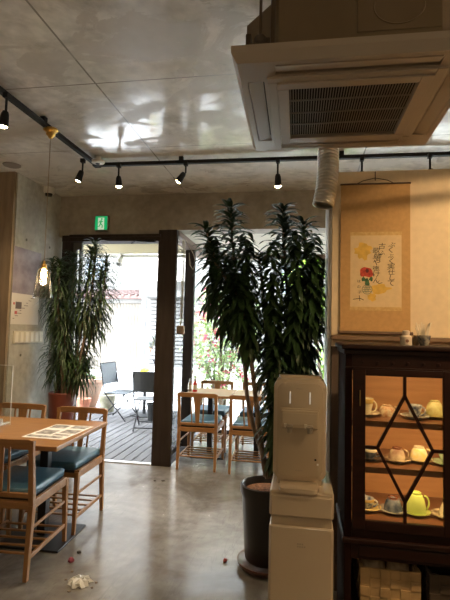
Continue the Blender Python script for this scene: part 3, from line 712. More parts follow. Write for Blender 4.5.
# left plant
LB = Vector((-2.52, 4.66, 0))
lp = thing('potted_dragon_tree', 'tall narrow-leaved plant in a red-brown pot beside the doorway', 'potted plant', LB)
MB().lathe([(0, 0), (.10, 0), (.11, .02), (.135, .72), (.14, .80), (.13, .81), (.12, .76), (0, .74)], 28).build('pot', mat('red_brown_pot', (.16, .04, .025), .4), lp, True)
MB().lathe([(0, .73), (.118, .73), (.12, .765), (.06, .78), (0, .785)], 24).build('soil', soil_m, lp, True)
def l3(x, y, Y=4.68): return at(x, y, Y=Y) - LB
ls = [
    [(64, 405), (60, 350), (58, 300), (60, 262)], [(66, 405), (70, 350), (72, 300), (74, 255)],
    [(70, 405), (71, 370), (71, 355)], [(68, 405), (78, 350), (86, 300), (92, 250)],
    [(69, 405), (84, 360), (98, 320), (102, 270)], [(65, 405), (56, 370), (55, 350)], [(70, 405), (80, 380), (88, 362)],
    [(66, 405), (64, 370), (66, 320)], [(68, 405), (84, 350), (86, 330)], [(70, 405), (90, 340), (104, 290), (107, 258)], [(70, 405), (86, 330), (94, 270), (96, 243)], [(66, 405), (60, 330), (54, 290), (52, 262)],
]
for k, s_ in enumerate(ls):
    YY = 4.6 + .03 * ((k * 5) % 7)
    p = [l3(x, y, YY) for x, y in s_]
    MB().tube(p, [.03, .024, .02][:len(p)] if k == 2 else [.014 - .002 * i for i in range(len(p))], 8).build('stem', mat('brown_stem', (.16, .08, .045), .8, noise=.2) if k == 2 else bark, lp, True)
    f = MB(); n = [230, 280, 110, 260, 240, 110, 110, 190, 130, 170, 150, 150][k]
    whorl(f, p, .52 if len(p) > 3 else .5, 1, n, .27, .019, -.3, .9, 1.6)
    f.build('foliage', mid_leaf, lp)
f = MB()
for k in range(70):   # hanging lower leaves
    x = random.uniform(52, 90); y = random.uniform(290, 385)
    f.leaf(l3(x, y, random.uniform(4.58, 4.8)), random.uniform(0, 6.28), random.uniform(-.3, .8), random.uniform(.12, .26), .014, 1.8)
f.build('foliage', mid_leaf, lp)

# keep leaves on this side of the walls they brush against
for root, fn in ((lp, lambda w: Vector((max(w.x, -2.85), min(w.y, 5.0) if w.x < -2.72 or w.x > -1.6 else w.y, w.z))), (pl, lambda w: Vector((min(w.x, .145), w.y, w.z)) if w.y > 2.75 else w)):
    for o in kids(root):
        if o.name.startswith('foliage'):
            for v in o.data.vertices: v.co = fn(v.co + root.location) - root.location

# ------------------------------------------------------------------ china cabinet
CX, CY = .195, 2.2
cab = thing('china_cabinet', 'dark mahogany china cabinet with lattice glass door and lit shelves', 'cabinet', (CX, CY, 0))
WD, DP, TZ = .86, .42, 1.453
m = MB().box(-.02, WD + .02, -.03, DP, TZ - .022, TZ, .006).box(-.008, WD + .008, -.012, DP, TZ - .045, TZ - .022, .004).build('top', dark_wood, cab)
MB().box(0, .03, 0, DP, .0, TZ - .045, .004).build('side_panel', mat('dark_mahogany_side', (.016, .006, .004), .75, spec=.08), cab)
MB().box(WD - .03, WD, 0, DP, .0, TZ - .045, .004).build('side_panel', mat('dark_mahogany_side', (.016, .006, .004), .75, spec=.08), cab)
back_m = mat('cabinet_back', (.50, .26, .11), .55, col2=(.42, .21, .085), scale=4, stretch=(1, 1, 9))
MB().box(.03, WD - .03, DP - .015, DP, .1, TZ - .045).build('back_panel', back_m, cab)
m = MB().box(.03, WD - .03, .0, .03, 1.335, TZ - .045)
for i in range(12): m.box(.07 + i * .065, .082 + i * .065, -.006, 0, 1.367, 1.379, .002, seg=1)
m.box(.0, WD, -.008, .004, 1.345, 1.352, .002).build('frieze', dark_wood, cab)
gz0, gz1 = .682, 1.315   # glass extent
gx0_, gx1_ = .085, .425
# shelves
SH = [.672, 0.902, 1.108]
MB().box(.03, WD - .03, .02, DP - .015, .655, .672).build('shelf', mat('shelf_wood', (.20, .09, .04), .4), cab)
for z in SH[1:]: MB().box(.03, WD - .03, .035, DP - .015, z - .016, z, .002).build('shelf', mat('shelf_wood', (.20, .09, .04), .4), cab)
# doors (the lattice door in view and its twin beyond the frame edge)
def cab_door(x0, x1):
    dr = MB().box(x0, x0 + .055, -.018, .004, .64, 1.345, .003).box(x1 - .03, x1, -.018, .004, .64, 1.345, .003).box(x0 + .055, x1 - .03, -.018, .004, .64, gz0, .003).box(x0 + .055, x1 - .03, -.018, .004, gz1, 1.345, .003).build('door', dark_wood, cab)
    a, b2 = x0 + .055, x1 - .03; cx = (a + b2) / 2 + .004; zt, zb = gz1, gz0; zc = (zt + zb) / 2 + .00
    la = MB(); th = .0135
    hx = (b2 - a) * .355
    for p_, q_ in (((cx, zt), (cx, zt - .085)), ((cx, zt - .085), (cx - hx, zc + .0)), ((cx, zt - .085), (cx + hx, zc + .0)), ((cx - hx, zc), (cx, zb + .09)), ((cx + hx, zc), (cx, zb + .09)), ((cx, zb + .09), (cx, zb)), ((a, zc), (cx - hx, zc)), ((cx + hx, zc), (b2, zc))):
        la.beam((p_[0], -.008, p_[1]), (q_[0], -.008, q_[1]), th, th, up=(0, 1, 0))
    la.build('lattice', dark_wood, dr)
    MB().box(a, b2, -.001, .001, gz0, gz1).build('glass_pane', clear_m, dr)
    MB().box(x0 + .028, x0 + .033, -.024, -.018, 1.18, 1.25, .001).build('hinge', mat('brass', (.5, .35, .12), .3, 1), dr)
cab_door(.032, .445); cab_door(.450, .828)
MB().box(.03, WD - .03, 0, .03, .60, .64).box(-.01, WD + .01, -.014, DP, .575, .6, .006).box(.03, WD - .03, .0, .02, .51, .575).box(.06, WD - .06, -.006, 0, .522, .568, .004).build('apron', dark_wood, cab)
MB().box(.03, WD - .03, .02, DP, .50, .515).build('lower_shelf', dark_wood, cab)
MB().box(.03, WD - .03, .02, DP, .27, .29).build('lower_shelf', dark_wood, cab)
MB().box(.03, WD - .03, DP - .02, DP - .005, .29, .50).build('lower_back', dark_wood, cab)
for k in range(3):
    z = (1.335, SH[2] - .02, SH[1] - .02)[k]
    if k: MB().box(.03, WD - .03, .030, .036, z - .006, z + .02).build('shelf_lip', mat('shelf_wood', (.20, .09, .04), .4), cab)
    MB().box(.06, WD - .06, .040, .05, z - .0015, z).build('light_strip', mat('led_strip', (.8, .7, .5), .4, emit=(1, .62, .25), es=2), cab)
    light('AREA', (WD / 2, .07, z - .008), .75, (1, .60, .27), .74, (.75, 0, 0), .03, parent=cab, name='shelf_light')
# cups and saucers
def cup(name, label, x, z, y, r, h, m, style='up', m2=None, saucer=None, srad=.065, handle=1, hm=None, grp='cups in the china cabinet'):
    """x in pixels at the cup centre; stands on its saucer"""
    X = at(x, 450, Y=CY + y).x
    zs = z
    if saucer:
        so = MB().lathe([(0, 0), (.03, 0), (.032, .004), (srad, .014), (srad + .001, .017), (srad - .004, .017), (.03, .008), (0, .007)], 28).build('saucer', saucer[0], None, True, loc=(X, CY + y, z + .0005))
        tag(so, saucer[1], 'saucer', 'saucers in the china cabinet'); zs = z + .0085
    t = thing(name, label, 'cup', (X, CY + y, zs + .0005), 0, grp)
    if style == 'up': pr = [(0, 0), (r * .55, 0), (r * .58, .004), (r * .75, h * .3), (r, h * .75), (r, h), (r * .93, h), (r * .85, h * .6), (0, h * .12)]
    else: pr = [(r * .93, 0), (r, 0), (r * .98, h * .3), (r * .8, h * .7), (r * .62, h * .88), (r * .5, h * .9), (r * .52, h), (r * .4, h), (r * .38, h * .93), (0, h * .92), (0, h * .85), (r * .7, h * .6), (r * .93, 0)]
    MB().lathe(pr, 28).build('bowl', m, t, True)
    if m2:
        if style == 'up': MB().lathe([(r * .99, h * .7), (r * 1.012, h * .75), (r * 1.012, h * .97), (r, h * .99)], 28).build('painted_band', m2, t, True)
        else: MB().lathe([(r * .66, h * .86), (r * .54, h * .90), (r * .56, h * 1.01), (r * .38, h * 1.01), (r * .36, h * .94)], 28).build('foot_ring', m2, t, True)
    if handle:
        c = .5 * h; hp = [(handle * (r * .78 + .022 * math.sin(PI * i / 8)), 0, c - .35 * h * math.cos(PI * i / 8) * (1)) for i in range(9)]
        MB().tube(hp, .0038, 8).build('handle', hm or m, t, True)
    return t
cr = lambda n, c, c2=None, sc=30: mat(n, c, .22, col2=c2, scale=sc)
flor = cr('floral_cream', (.72, .62, .42), (.45, .22, .10), 55); cream = cr('cream_glaze', (.72, .66, .48)); lime = cr('lime_glaze', (.50, .62, .16)); blue = cr('blue_white', (.10, .13, .22), (.65, .66, .62), 45)
navy = cr('dark_blue_glaze', (.05, .07, .11), (.22, .25, .28), 30); brn = cr('brown_glaze', (.16, .06, .035)); ygr = cr('yellow_green_glaze', (.60, .60, .28), (.5, .42, .16), 40); yel = cr('yellow_floral', (.72, .55, .18), (.68, .62, .42), 38); dks = cr('dark_saucer_glaze', (.06, .05, .04)); mint = cr('mint_glaze', (.42, .58, .40)); gold = cr('gold_trim', (.5, .35, .12))
z1, z2, z3 = SH[2], SH[1], SH[0]
cup('teacup', 'cream cup with gold handle at the left end of the top shelf', 366, z1, .16, .034, .075, cream, 'up', gold, (cream, 'cream saucer at the left end of the top shelf'))
cup('teacup', 'upturned cream cup speckled with flowers on the top shelf', 387, z1, .19, .043, .052, flor, 'down', None, None, handle=1)
cup('teacup', 'blue and white cup standing on the top shelf right of the lattice bar', 415, z1, .15, .032, .056, blue, 'up', None, (cr('grey_white_saucer', (.45, .48, .44)), 'pale grey saucer under the blue and white cup'))
cup('teacup', 'tall upturned yellow-green cup at the right of the top shelf', 435, z1, .19, .042, .075, ygr, 'down', None, (ygr, 'yellow-green saucer at the right of the top shelf'))
cup('teacup', 'dark ringed cup at the left end of the middle shelf', 370, z2, .16, .034, .045, navy, 'up', cream, (dks, 'dark saucer at the left end of the middle shelf'))
cup('teacup', 'upturned cream cup with brown foot on the middle shelf', 397, z2, .15, .038, .058, cr('brown_cream_glaze', (.66, .56, .38), (.20, .09, .05), 14), 'down', brn, (cr('dark_cream_saucer', (.5, .42, .28), (.10, .06, .04), 20), 'cream and brown saucer under the brown footed cup'), .062)
cup('teacup', 'upturned yellow flowered cup on the middle shelf', 419, z2, .18, .042, .062, yel, 'down', cream, (cr('dark_edge_saucer', (.38, .32, .16)), 'olive saucer under the yellow flowered cup'))
cup('teacup', 'pale mint cup cut off at the right end of the middle shelf', 447, z2, .15, .036, .05, mint, 'up', None, (mint, 'mint green saucer at the right end of the middle shelf'))
cup('teacup', 'small blue patterned cup at the left end of the bottom shelf', 367, z3, .15, .034, .045, blue, 'up', gold, (yel, 'yellow saucer at the left end of the bottom shelf'))
cup('teacup', 'upturned dark blue cup with brown foot on the bottom shelf', 393, z3, .14, .041, .062, navy, 'down', brn, (cr('grey_saucer', (.34, .33, .29)), 'pale grey saucer under the dark blue cup'))
cup('teacup', 'large upturned lime green cup on the bottom shelf', 416, z3, .14, .044, .092, lime, 'down', None, (lime, 'lime green saucer under the large lime cup'), .062)
cup('teacup', 'small cream cup at the right end of the bottom shelf', 446, z3, .13, .03, .055, cream, 'down', None, (cr('flower_saucer', (.62, .56, .36), (.25, .2, .12), 50), 'speckled cream saucer at the right end of the bottom shelf'))

# things on the cabinet top
jx = at(406, 343, Y=2.33).x
j = thing('lidded_jar', 'small white ceramic jar with lid on the cabinet top', 'jar', (jx, 2.33, TZ + .0005))
MB().lathe([(0, 0), (.024, 0), (.026, .006), (.026, .038), (.018, .047), (0, .047)], 24).build('jar', mat('white_glaze', (.66, .56, .44), .3), j, True)
MB().lathe([(0, .047), (.015, .047), (.017, .055), (.017, .066), (.012, .07), (0, .07)], 24).build('lid', mat('white_glaze', (.66, .56, .44), .3), j, True)
MB().lathe([(0, 0), (.008, 0), (.008, .001), (.005, .001), (.005, .0005), (0, .0005)], 12, M=T((0, -.0262, .02)) @ Rm(PI / 2, 'X')).build('printed_emblem', mat('emblem_brown', (.2, .1, .06), .5), j)
k = thing('small_jar', 'small brown jar between the white jar and the bowl', 'jar', (at(416, 343, Y=2.38).x, 2.38, TZ + .0005))
MB().lathe([(0, 0), (.015, 0), (.018, .01), (.018, .03), (.012, .04), (.012, .048), (0, .048)], 20).build('jar', mat('brown_jar', (.28, .2, .12), .3), k, True)
kx = at(424, 343, Y=2.33).x
bwl = thing('toothpick_bowl', 'patterned blue bowl full of paper-wrapped toothpicks on the cabinet top', 'bowl', (kx, 2.33, TZ + .0005))
MB().lathe([(0, 0), (.016, 0), (.018, .004), (.026, .02), (.030, .048), (.027, .048), (.022, .02), (0, .008)], 24).build('bowl', mat('blue_pattern', (.42, .38, .30), .25, col2=(.04, .05, .08), scale=45), bwl, True)
for i in range(14):
    a = 2 * PI * i / 14; r = .012 + .006 * (i % 3)
    p0 = Vector((r * .6 * math.cos(a), r * .6 * math.sin(a), .012)); p1 = Vector((r * 1.9 * math.cos(a), r * 1.5 * math.sin(a), .085 + .008 * ((i * 3) % 4)))
    tag(MB().beam(p0 + Vector((kx, 2.33, TZ)), p1 + Vector((kx, 2.33, TZ)), .007, .003).build('wrapped_toothpick', mat('white_paper_wrap', (.75, .66, .5), .7)), 'paper-wrapped toothpick standing in the patterned bowl on the cabinet', 'toothpick', 'toothpicks in the patterned bowl')

# baskets
def basket(label, x0, x1, m, cloth=None):
    t = thing('woven_basket', label, 'basket', (CX + (x0 + x1) / 2, CY + .2, .2905))
    w_, d_, h_ = (x1 - x0) / 2, .15, .16
    g = MB(); s_ = .04
    n = int(2 * w_ / s_)
    for side in (-1, 1):
        for i in range(n):
            for jz in range(4):
                xa = -w_ + i * (2 * w_ / n); bulge = .004 if (i + jz) % 2 else 0
                g.box(xa, xa + 2 * w_ / n, side * (d_ - .006) - .004 - bulge, side * (d_ - .006) + .004 + bulge, jz * h_ / 4, (jz + 1) * h_ / 4, .0015, seg=1)
        nn = 7
        for i in range(nn):
            for jz in range(4):
                ya = -d_ + .01 + i * (2 * d_ - .02) / nn; bulge = .004 if (i + jz) % 2 else 0
                g.box(side * (w_ - .006) - .004 - bulge, side * (w_ - .006) + .004 + bulge, ya, ya + (2 * d_ - .02) / nn, jz * h_ / 4, (jz + 1) * h_ / 4)
    g.box(-w_, w_, -d_, d_, 0, .006)
    g.build('weave', m, t)
    return t
bmat = mat('straw_weave', (.36, .24, .11), .8, noise=.2, scale=12)
b1 = basket('pale straw basket on the lower cabinet shelf', .075, .335, bmat)
b2_ = basket('dark woven basket on the lower cabinet shelf, right of the straw one', .37, .63, mat('dark_weave_basket', (.05, .035, .022), .85))
for i, (dx, w_) in enumerate(((-.05, .06), (.045, .055))):
    tag(MB().lathe([(0, 0), (w_ * .8, .0), (w_, .06), (w_ * .9, .15), (w_ * .5, .18), (0, .185)], 14, (0, 0, 0), sy=1.2).build('folded_napkin', mat('beige_cloth', (.42, .33, .22), .9, noise=.3, scale=20), smooth=True, loc=(CX + .205 + dx * 1.2, CY + .17, .298)), ['beige folded cloth in the straw basket, left one', 'beige folded cloth in the straw basket, right one'][i], 'cloth', 'cloths in the straw basket')

# ------------------------------------------------------------------ hanging scroll
sc0 = at(341, 186, Y=PY - .01); sc1 = at(410, 183, Y=PY - .01); sc2 = at(340, 334, Y=PY - .01)
SX0, SX1, SZ1, SZ0 = sc0.x, sc1.x, sc1.z, 1.497
scr = thing('hanging_scroll', 'hanging scroll with flower painting and calligraphy on the cream wall', 'scroll', ((SX0 + SX1) / 2, PY - .012, 0))
SW = (SX1 - SX0) / 2
MB().box(-SW, SW, -.002, .002, SZ0, SZ1).build('mounting_cloth', mat('ochre_silk', (.50, .30, .115), .8, noise=.06, scale=40), scr)
MB().tube([(-SW - .004, 0, SZ1), (SW + .004, 0, SZ1)], .006, 10).build('top_rod', mat('rod_wood', (.12, .07, .04), .5), scr, True)
MB().tube([(-SW - .012, -.008, SZ0 + .012), (SW + .012, -.008, SZ0 + .012)], .0105, 12).build('bottom_rod', mat('rod_wood', (.12, .07, .04), .5), scr, True)
MB().tube([(-.11, -.004, SZ1), (-.07, -.004, SZ1 + .02), (0, -.004, SZ1 + .035), (.07, -.004, SZ1 + .02), (.11, -.004, SZ1)], .0022, 6).tube([(0, -.004, SZ1 + .02), (0, -.002, SZ1 + .075)], .003, 6).build('hanging_cord', mat('dark_cord', (.07, .05, .04), .8), scr, True)
def spx(x, y):     # photo position on the scroll face -> local
    p = at(x, y, Y=PY - .012); return p.x - scr.location.x, p.z
ax0, az1 = spx(350.5, 234); ax1, az0 = spx(401.5, 307.5)
az1_ = spx(376, 235.5)[1]; az0_ = spx(376, 307)[1]
MB().box(ax0, ax1, -.0036, -.002, az0_, az1_).build('painting_paper', mat('painting_paper', (.66, .50, .28), .8, noise=.04, scale=30), scr)
MB().box(ax0 - .002, ax1 + .002, -.0036, -.002, az1_, az1_ + .022).box(ax0 - .002, ax1 + .002, -.0036, -.002, az0_ - .022, az0_).build('brocade_band', mat('brocade', (.62, .42, .17), .6, col2=(.52, .33, .12), scale=60), scr)
def blotch(cx, cy, rx, ry, m, nm, off=-.0042, seed=0, n=22, amp=.25):
    random.seed(seed); x_, z_ = spx(cx, cy); s_ = .0061
    pts = []
    for i in range(n):
        a = 2 * PI * i / n; rr = 1 + random.uniform(-amp, amp); pts.append((rx * s_ * rr * math.cos(a), ry * s_ * rr * math.sin(a)))
    return MB().prism(pts, .0005, M=T((x_, off + .0005, z_)) @ UP).build(nm, m, scr)
ywash = mat('yellow_wash', (.66, .42, .08), .8, noise=.12, scale=25)
blotch(363, 251, 8, 8, ywash, 'yellow_wash', seed=1); blotch(380, 289, 9, 4.5, ywash, 'yellow_wash', seed=2); blotch(372, 297, 4, 4, ywash, 'yellow_wash', seed=3)
red = mat('flower_red', (.45, .055, .03), .8, noise=.3, scale=60); grn = mat('ink_green', (.05, .12, .05), .8, noise=.4, scale=60)
for i, (x, y, rx, ry) in enumerate(((366, 272, 6.2, 4.6), (363, 274, 3, 3), (370, 274.5, 3, 3))): blotch(x, y, rx, ry, red, 'painted_flower', -.0046 - .0002 * i, 10 + i, 14, .12)
blotch(367, 271, 1.5, 2, mat('flower_dark', (.12, .02, .02), .8), 'flower_centre', -.0054, 20)
for i, (x, y, rx, ry) in enumerate(((363.5, 279, 2, 2.2), (371, 279, 2.2, 2.2), (367, 282, 2.4, 3.5))): blotch(x, y, rx, ry, grn, 'painted_leaf', -.005 - .0002 * i, 30 + i, 12, .3)
vx, vz = spx(367, 289.5); m = MB()
m.tube([(vx + .029 * math.cos(2 * PI * i / 20), -.0052, vz + .028 * math.sin(2 * PI * i / 20)) for i in range(20)], .0014, 5, closed=True)
for i in range(4): m.tube([(vx - .02 + .008 * i, -.0052, vz - .02), (vx - .008 + .008 * i, -.0052, vz + .022)], .0012, 5)
for i in range(3): m.tube([(vx - .024, -.0052, vz - .014 + .013 * i), (vx + .024, -.0052, vz - .012 + .013 * i)], .0012, 5)
m.build('painted_vase', mat('ink_grey_green', (.10, .16, .10), .8), scr)
ink = mat('ink', (.035, .028, .02), .8)
def text(body, x, y, size, m, parent, name='calligraphy', off=-.0044, shear=0, sx=1, rot=0, ext=.0002, spacing=1.0, align='CENTER'):
    c = bpy.data.curves.new(name, 'FONT'); c.body = body; c.size = size; c.extrude = ext; c.align_x = align; c.space_line = spacing; c.shear = shear; c.resolution_u = 2
    o = bpy.data.objects.new(name, c); C.objects.link(o)
    bpy.context.view_layer.update(); dg = bpy.context.evaluated_depsgraph_get()
    me = bpy.data.meshes.new_from_object(o.evaluated_get(dg)); bpy.data.objects.remove(o)
    me.transform(T((x, off, y)) @ Rm(PI / 2, 'X') @ Rm(rot, 'Z') @ Matrix.Diagonal((sx, 1, 1, 1))); m.bm.from_mesh(me); bpy.data.meshes.remove(me)
def column(chars, x, y0, y1, size, jit=0):
    random.seed(int(x * 10)); n = len(chars)
    for i, ch in enumerate(chars):
        yy = y0 + (y1 - y0) * i / max(1, n - 1); lx, lz = spx(x + random.uniform(-.4, .4), yy + 1.5)
        text(ch, lx, lz, size * random.uniform(.85, 1.15), inkmb, scr, shear=random.uniform(-.1, .25), sx=1.15, rot=random.uniform(-.12, .12))
inkmb = MB()
column('ぶくぶく実仕して', 391, 245.5, 284, .036)
column('古ふ、', 381.8, 247, 260, .036)
column('歌蟻や徳けん', 376.3, 251.5, 281, .038)
lx, lz = spx(377, 283); m = MB(); m.tube([(lx, -.005, lz + .006), (lx + .01, -.005, lz - .004), (lx + .03, -.005, lz + .002)], .002, 5)
lx, lz = spx(355, 298); m.tube([(lx - .012, -.005, lz - .008), (lx + .03, -.005, lz - .002), (lx + .05, -.005, lz - .012)], .002, 5).tube([(lx + .024, -.005, lz + .016), (lx + .028, -.005, lz - .018)], .002, 5)
m.build('brush_strokes', ink, scr)
column('ほの子', 359, 281, 292, .022)
inkmb.build('calligraphy', ink, scr)

# ------------------------------------------------------------------ air conditioner
ac_m = mat('ac_taupe', (.38, .33, .27), .4); ac_d = mat('ac_body_steel', (.19, .145, .09), .5, .3, noise=.1, scale=3)
AX, AY, AZ = .180, 2.075, 2.492
ac = thing('air_conditioner', 'ceiling-hung cassette air conditioner with square slatted grille', 'air conditioner', (AX, AY, AZ), .012); ac.scale.y = .955
m = MB(); hb, ht = .44, .46
vs = [[m.bm.verts.new((sx * h_, sy * h_, z)) for sx, sy in ((-1, -1), (1, -1), (1, 1), (-1, 1))] for h_, z in ((hb, 0), (ht, .035), (ht, .06))]
hi = [m.bm.verts.new((sx * .335, sy * .335, 0)) for sx, sy in ((-1, -1), (1, -1), (1, 1), (-1, 1))]
for j in range(4):
    k2 = (j + 1) % 4
    m.bm.faces.new((vs[0][j], vs[0][k2], vs[1][k2], vs[1][j])); m.bm.faces.new((vs[1][j], vs[1][k2], vs[2][k2], vs[2][j]))
m.bm.faces.new(vs[2])
# bottom ring with four air slots cut out
def ring(mb, h0, h1, slot0, slot1, z):
    # build as boxes around slots
    for R_ in range(4):
        M_ = Rm(R_ * PI / 2, 'Z')
        mb.box(-h1, -slot1, -h1, -h0, z, z + .012, M=M_)
        mb.box(slot1, h0, -h1, -h0, z, z + .012, M=M_)
        mb.box(-slot1, slot1, -h1, -h1 + .025, z, z + .012, M=M_)
        mb.box(-slot1, slot1, -h0 - .012, -h0, z, z + .012, M=M_)
for f_ in list(m.bm.faces):
    if len(f_.verts) == 4 and all(abs(v.co.z) < 1e-6 for v in f_.verts): m.bm.faces.remove(f_)
for v in hi: m.bm.verts.remove(v)
ring(m, .335, hb, .0, .30, 0)
m.build('panel', ac_m, ac)
for R_ in range(4):
    M_ = Rm(R_ * PI / 2, 'Z')
    MB().box(-.298, .298, -.412, -.352, .002, .008, .003, M=M_ @ T((0, -.383, .006)) @ Rm(.16, 'X') @ T((0, .383, -.006))).build('louver', ac_m, ac)
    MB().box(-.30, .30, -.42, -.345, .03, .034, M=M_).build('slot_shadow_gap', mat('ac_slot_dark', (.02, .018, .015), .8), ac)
m = MB()
for R_ in range(4):
    M_ = Rm(R_ * PI / 2, 'Z'); m.box(-.335, .297, -.335, -.297, -.008, .012, .003, M=M_); m.box(-.297, .25, -.297, -.25, -.014, .006, .003, M=M_)
m.build('grille_frame', ac_m, ac)
m = MB(); n = 46
for i in range(n):
    x_ = -.25 + .50 * (i + .5) / n; m.box(x_ - .0014, x_ + .0014, -.252, .252, -.008, .0)
m.build('grille', mat('grille_grey', (.28, .25, .21), .5), ac)
m = MB()
for i in range(3): y_ = -.12 + .12 * i; m.box(-.25, .25, y_ - .002, y_ + .002, .0, .006)
m.build('grille_ribs', mat('grille_grey', (.28, .25, .21), .5), ac)
MB().box(-.29, .29, -.29, .29, .014, .018).build('filter', mat('ac_filter', (.006, .006, .006), .9), ac)
MB().box(-.30, .33 , .37, .38, -.002, -.0005).build('rear_slot_trim', ac_m, ac)
oc = [(-.43, -.22), (-.29, -.38), (.30, -.38), (.38, -.28), (.38, .30), (.30, .38), (-.28, .38), (-.43, .26)]
m = MB().prism(oc, .23, M=T((0, 0, .06))); m.build('housing', ac_d, ac)
m = MB().box(-.28, .30, -.388, -.38, .075, .090, .002).box(.0, .30, -.384, -.38, .125, .27, .003)
m.tube([(.15 + .09 * math.cos(2 * PI * i / 28), -.386, .215 + .07 * math.sin(2 * PI * i / 28)) for i in range(28)], .003, 5, closed=True)
m.build('housing_trim', ac_d, ac)
for (x_, y_) in ((-.36, -.37), (.40, -.36), (-.27, .40), (.40, .40)):
    MB().tube([(x_, y_, .06), (x_, y_, H - AZ)], .006, 8).build('hanger_rod', mat('rod_dark', (.10, .075, .05), .5, .5), ac, True)
    m = MB().box(x_ - .045, x_ + .045, y_ - .02, y_ + .03, .095, .11, .002).lathe([(0, 0), (.024, 0), (.024, .03), (0, .03)], 6, (x_, y_, .11)).box(x_ + .02, x_ + .05, y_ - .015, y_ + .03, .05, .13, .002).lathe([(0, 0), (.016, 0), (.016, .02), (0, .02)], 6, (x_, y_, .062)).box(x_ - .055, x_ - .035, y_ - .015, y_ + .03, .062, .15, .002)
    m.build('hanger_bracket', mat('bracket_dark', (.09, .07, .05), .5, .5), ac)
MB().tube([(-.31, -.41, .07), (-.31, -.39, .3), (-.30, -.3, H - AZ)], .01, 8).build('cable', mat('rod_dark', (.10, .075, .05), .5, .5), ac, True)
# drain pipe box on the right of the body
MB().tube([(.36, -.1, .14), (.6, -.1, .14), (.9, .1, .2), (2, .1, .24)], .025, 10).tube([(.36, .0, .11), (.7, .0, .11), (2, .2, .2)], .018, 10).build('pipe', mat('pipe_beige', (.5, .45, .36), .6), ac, True)

# flexible duct
d0 = at(327, 143, Y=2.80); d1_ = at(323, 206, Y=2.75); pts = []; rs = []; N = 110
ptop = Vector((d0.x + .02, 2.84, H - .02)); pm = at(328, 150, Y=2.8)
for i in range(N + 1):
    u = i / N
    p = ptop.lerp(pm, u / .35) if u < .35 else pm.lerp(d1_, (u - .35) / .65)
    if u >= .35: p.x += .012 * math.sin(PI * (u - .35) / .65)
    pts.append(p); rs.append(.059 + (.005 if i % 4 < 2 else -.004))
dt = thing('flexible_duct', 'silver corrugated flexible duct hanging from the ceiling beside the cream wall', 'duct', ptop)
MB().tube([p - ptop for p in pts], rs, 20, cap=False).build('corrugated_tube', mat('silver_foil', (.75, .72, .66), .32, .85), dt, True)
MB().lathe([(.075, 0), (.075, .02), (.055, .02), (.055, 0)], 20, (0, 0, -.0)).build('collar', steel, dt, True)

# ------------------------------------------------------------------ track lighting
TZ_ = 3.0
P0 = at(0, 88, z=TZ_); PC = at(97, 165, z=TZ_); PE = at(450, 154, z=TZ_)
tx = (at(0, 89.8, z=TZ_).x + PC.x) / 2
cx_, cy_ = PC.x, PC.y
rail = thing('lighting_track', 'black lighting track running to the corner then right across the ceiling', 'lighting track', (cx_, cy_, TZ_))
L0 = at(0, 90, z=TZ_); dirL = (Vector((L0.x, L0.y, 0)) - Vector((cx_, cy_, 0)))
Pn = Vector((cx_, cy_, 0)) + dirL * 3.2
MB().beam((Pn.x - cx_, Pn.y - cy_, .0), (0, 0, 0), .036, .03).beam((-.0, 0, 0), (4.2, (PE.y - cy_) / (PE.x - cx_) * 4.2, 0), .036, .03).box(-.03, .03, -.03, .03, -.018, .018).build('rail', blackp, rail)
for v in ((Pn - Vector((cx_, cy_, 0))) * .2, (Pn - Vector((cx_, cy_, 0))) * .55, Vector((.8, .01, 0)), Vector((2.2, .03, 0)), Vector((3.6, .05, 0))):
    MB().box(v.x - .02, v.x + .02, v.y - .02, v.y + .02, .012, H - TZ_, .002).build('ceiling_clip', blackp, rail)
bulb_m = mat('warm_bulb', (1, .8, .5), .3, emit=(1, .74, .38), es=28)
def head(label, px, py, bx, by, aim_down=.0, power=18, vis=True):
    p = at(px, py, z=TZ_ - .012); q = at(bx, by, Y=p.y)    # bulb seen at (bx, by)
    t = thing('track_spotlight', label, 'spotlight', p, 0, 'spotlights on the black track')
    off = q - p; L = abs(off.z)
    el = Vector((off.x * .25, 0, -L * .58)); aim = Vector((off.x, 0, -L)) - el; aim.normalize()
    MB().box(-.018, .018, -.02, .02, -.035, .0, .003).build('adapter', blackp, t)
    MB().tube([(0, 0, -.03), (0, 0, el.z + .005), el], .008, 8).build('stem', blackp, t, True)
    rot = Vector((0, 0, -1)).rotation_difference(aim).to_matrix().to_4x4()
    M_ = T(el) @ rot
    hl = (Vector((off.x, 0, -L)) - el).length
    MB().lathe([(0, .01), (.018, .008), (.024, -.01), (.03, -hl + .018), (.036, -hl), (.03, -hl + .002), (.022, -hl + .02), (0, -hl + .02)], 18, M=M_).build('lamp_head', blackp, t, True)
    MB().lathe([(0, -hl - .008), (.016, -hl - .004), (.027, -hl + .006), (.02, -hl + .018), (0, -hl + .018)], 16, M=M_).build('bulb', bulb_m, t, True)
    o = light('SPOT', (0, 0, 0), power, (1, .72, .42), .03, spot=1.9, parent=t, name='spot_beam')
    o.matrix_local = T(el + aim * (hl + .015)) @ rot
    return t
heads = [((7, 93), (3, 127), 'black track spotlight nearest the camera at the left edge, lit'), ((83, 159), (78, 181), 'black track spotlight between the gold canopy and the track corner, lit'),
         ((119, 164), (119, 187), 'black track spotlight just right of the track corner, pointing straight down'), ((186, 162), (178, 182), 'black track spotlight with its lamp swung to the left, lit'),
         ((278, 159), (278, 187), 'black track spotlight left of the air conditioner duct, pointing straight down'), ((362, 157), (362, 184), 'black track spotlight above the hanging scroll, head hidden by the wall'), ((430, 154), (432, 182), 'black track spotlight at the right edge above the cream wall')]
for (a, b_, lab) in heads: head(lab, *a, *b_)

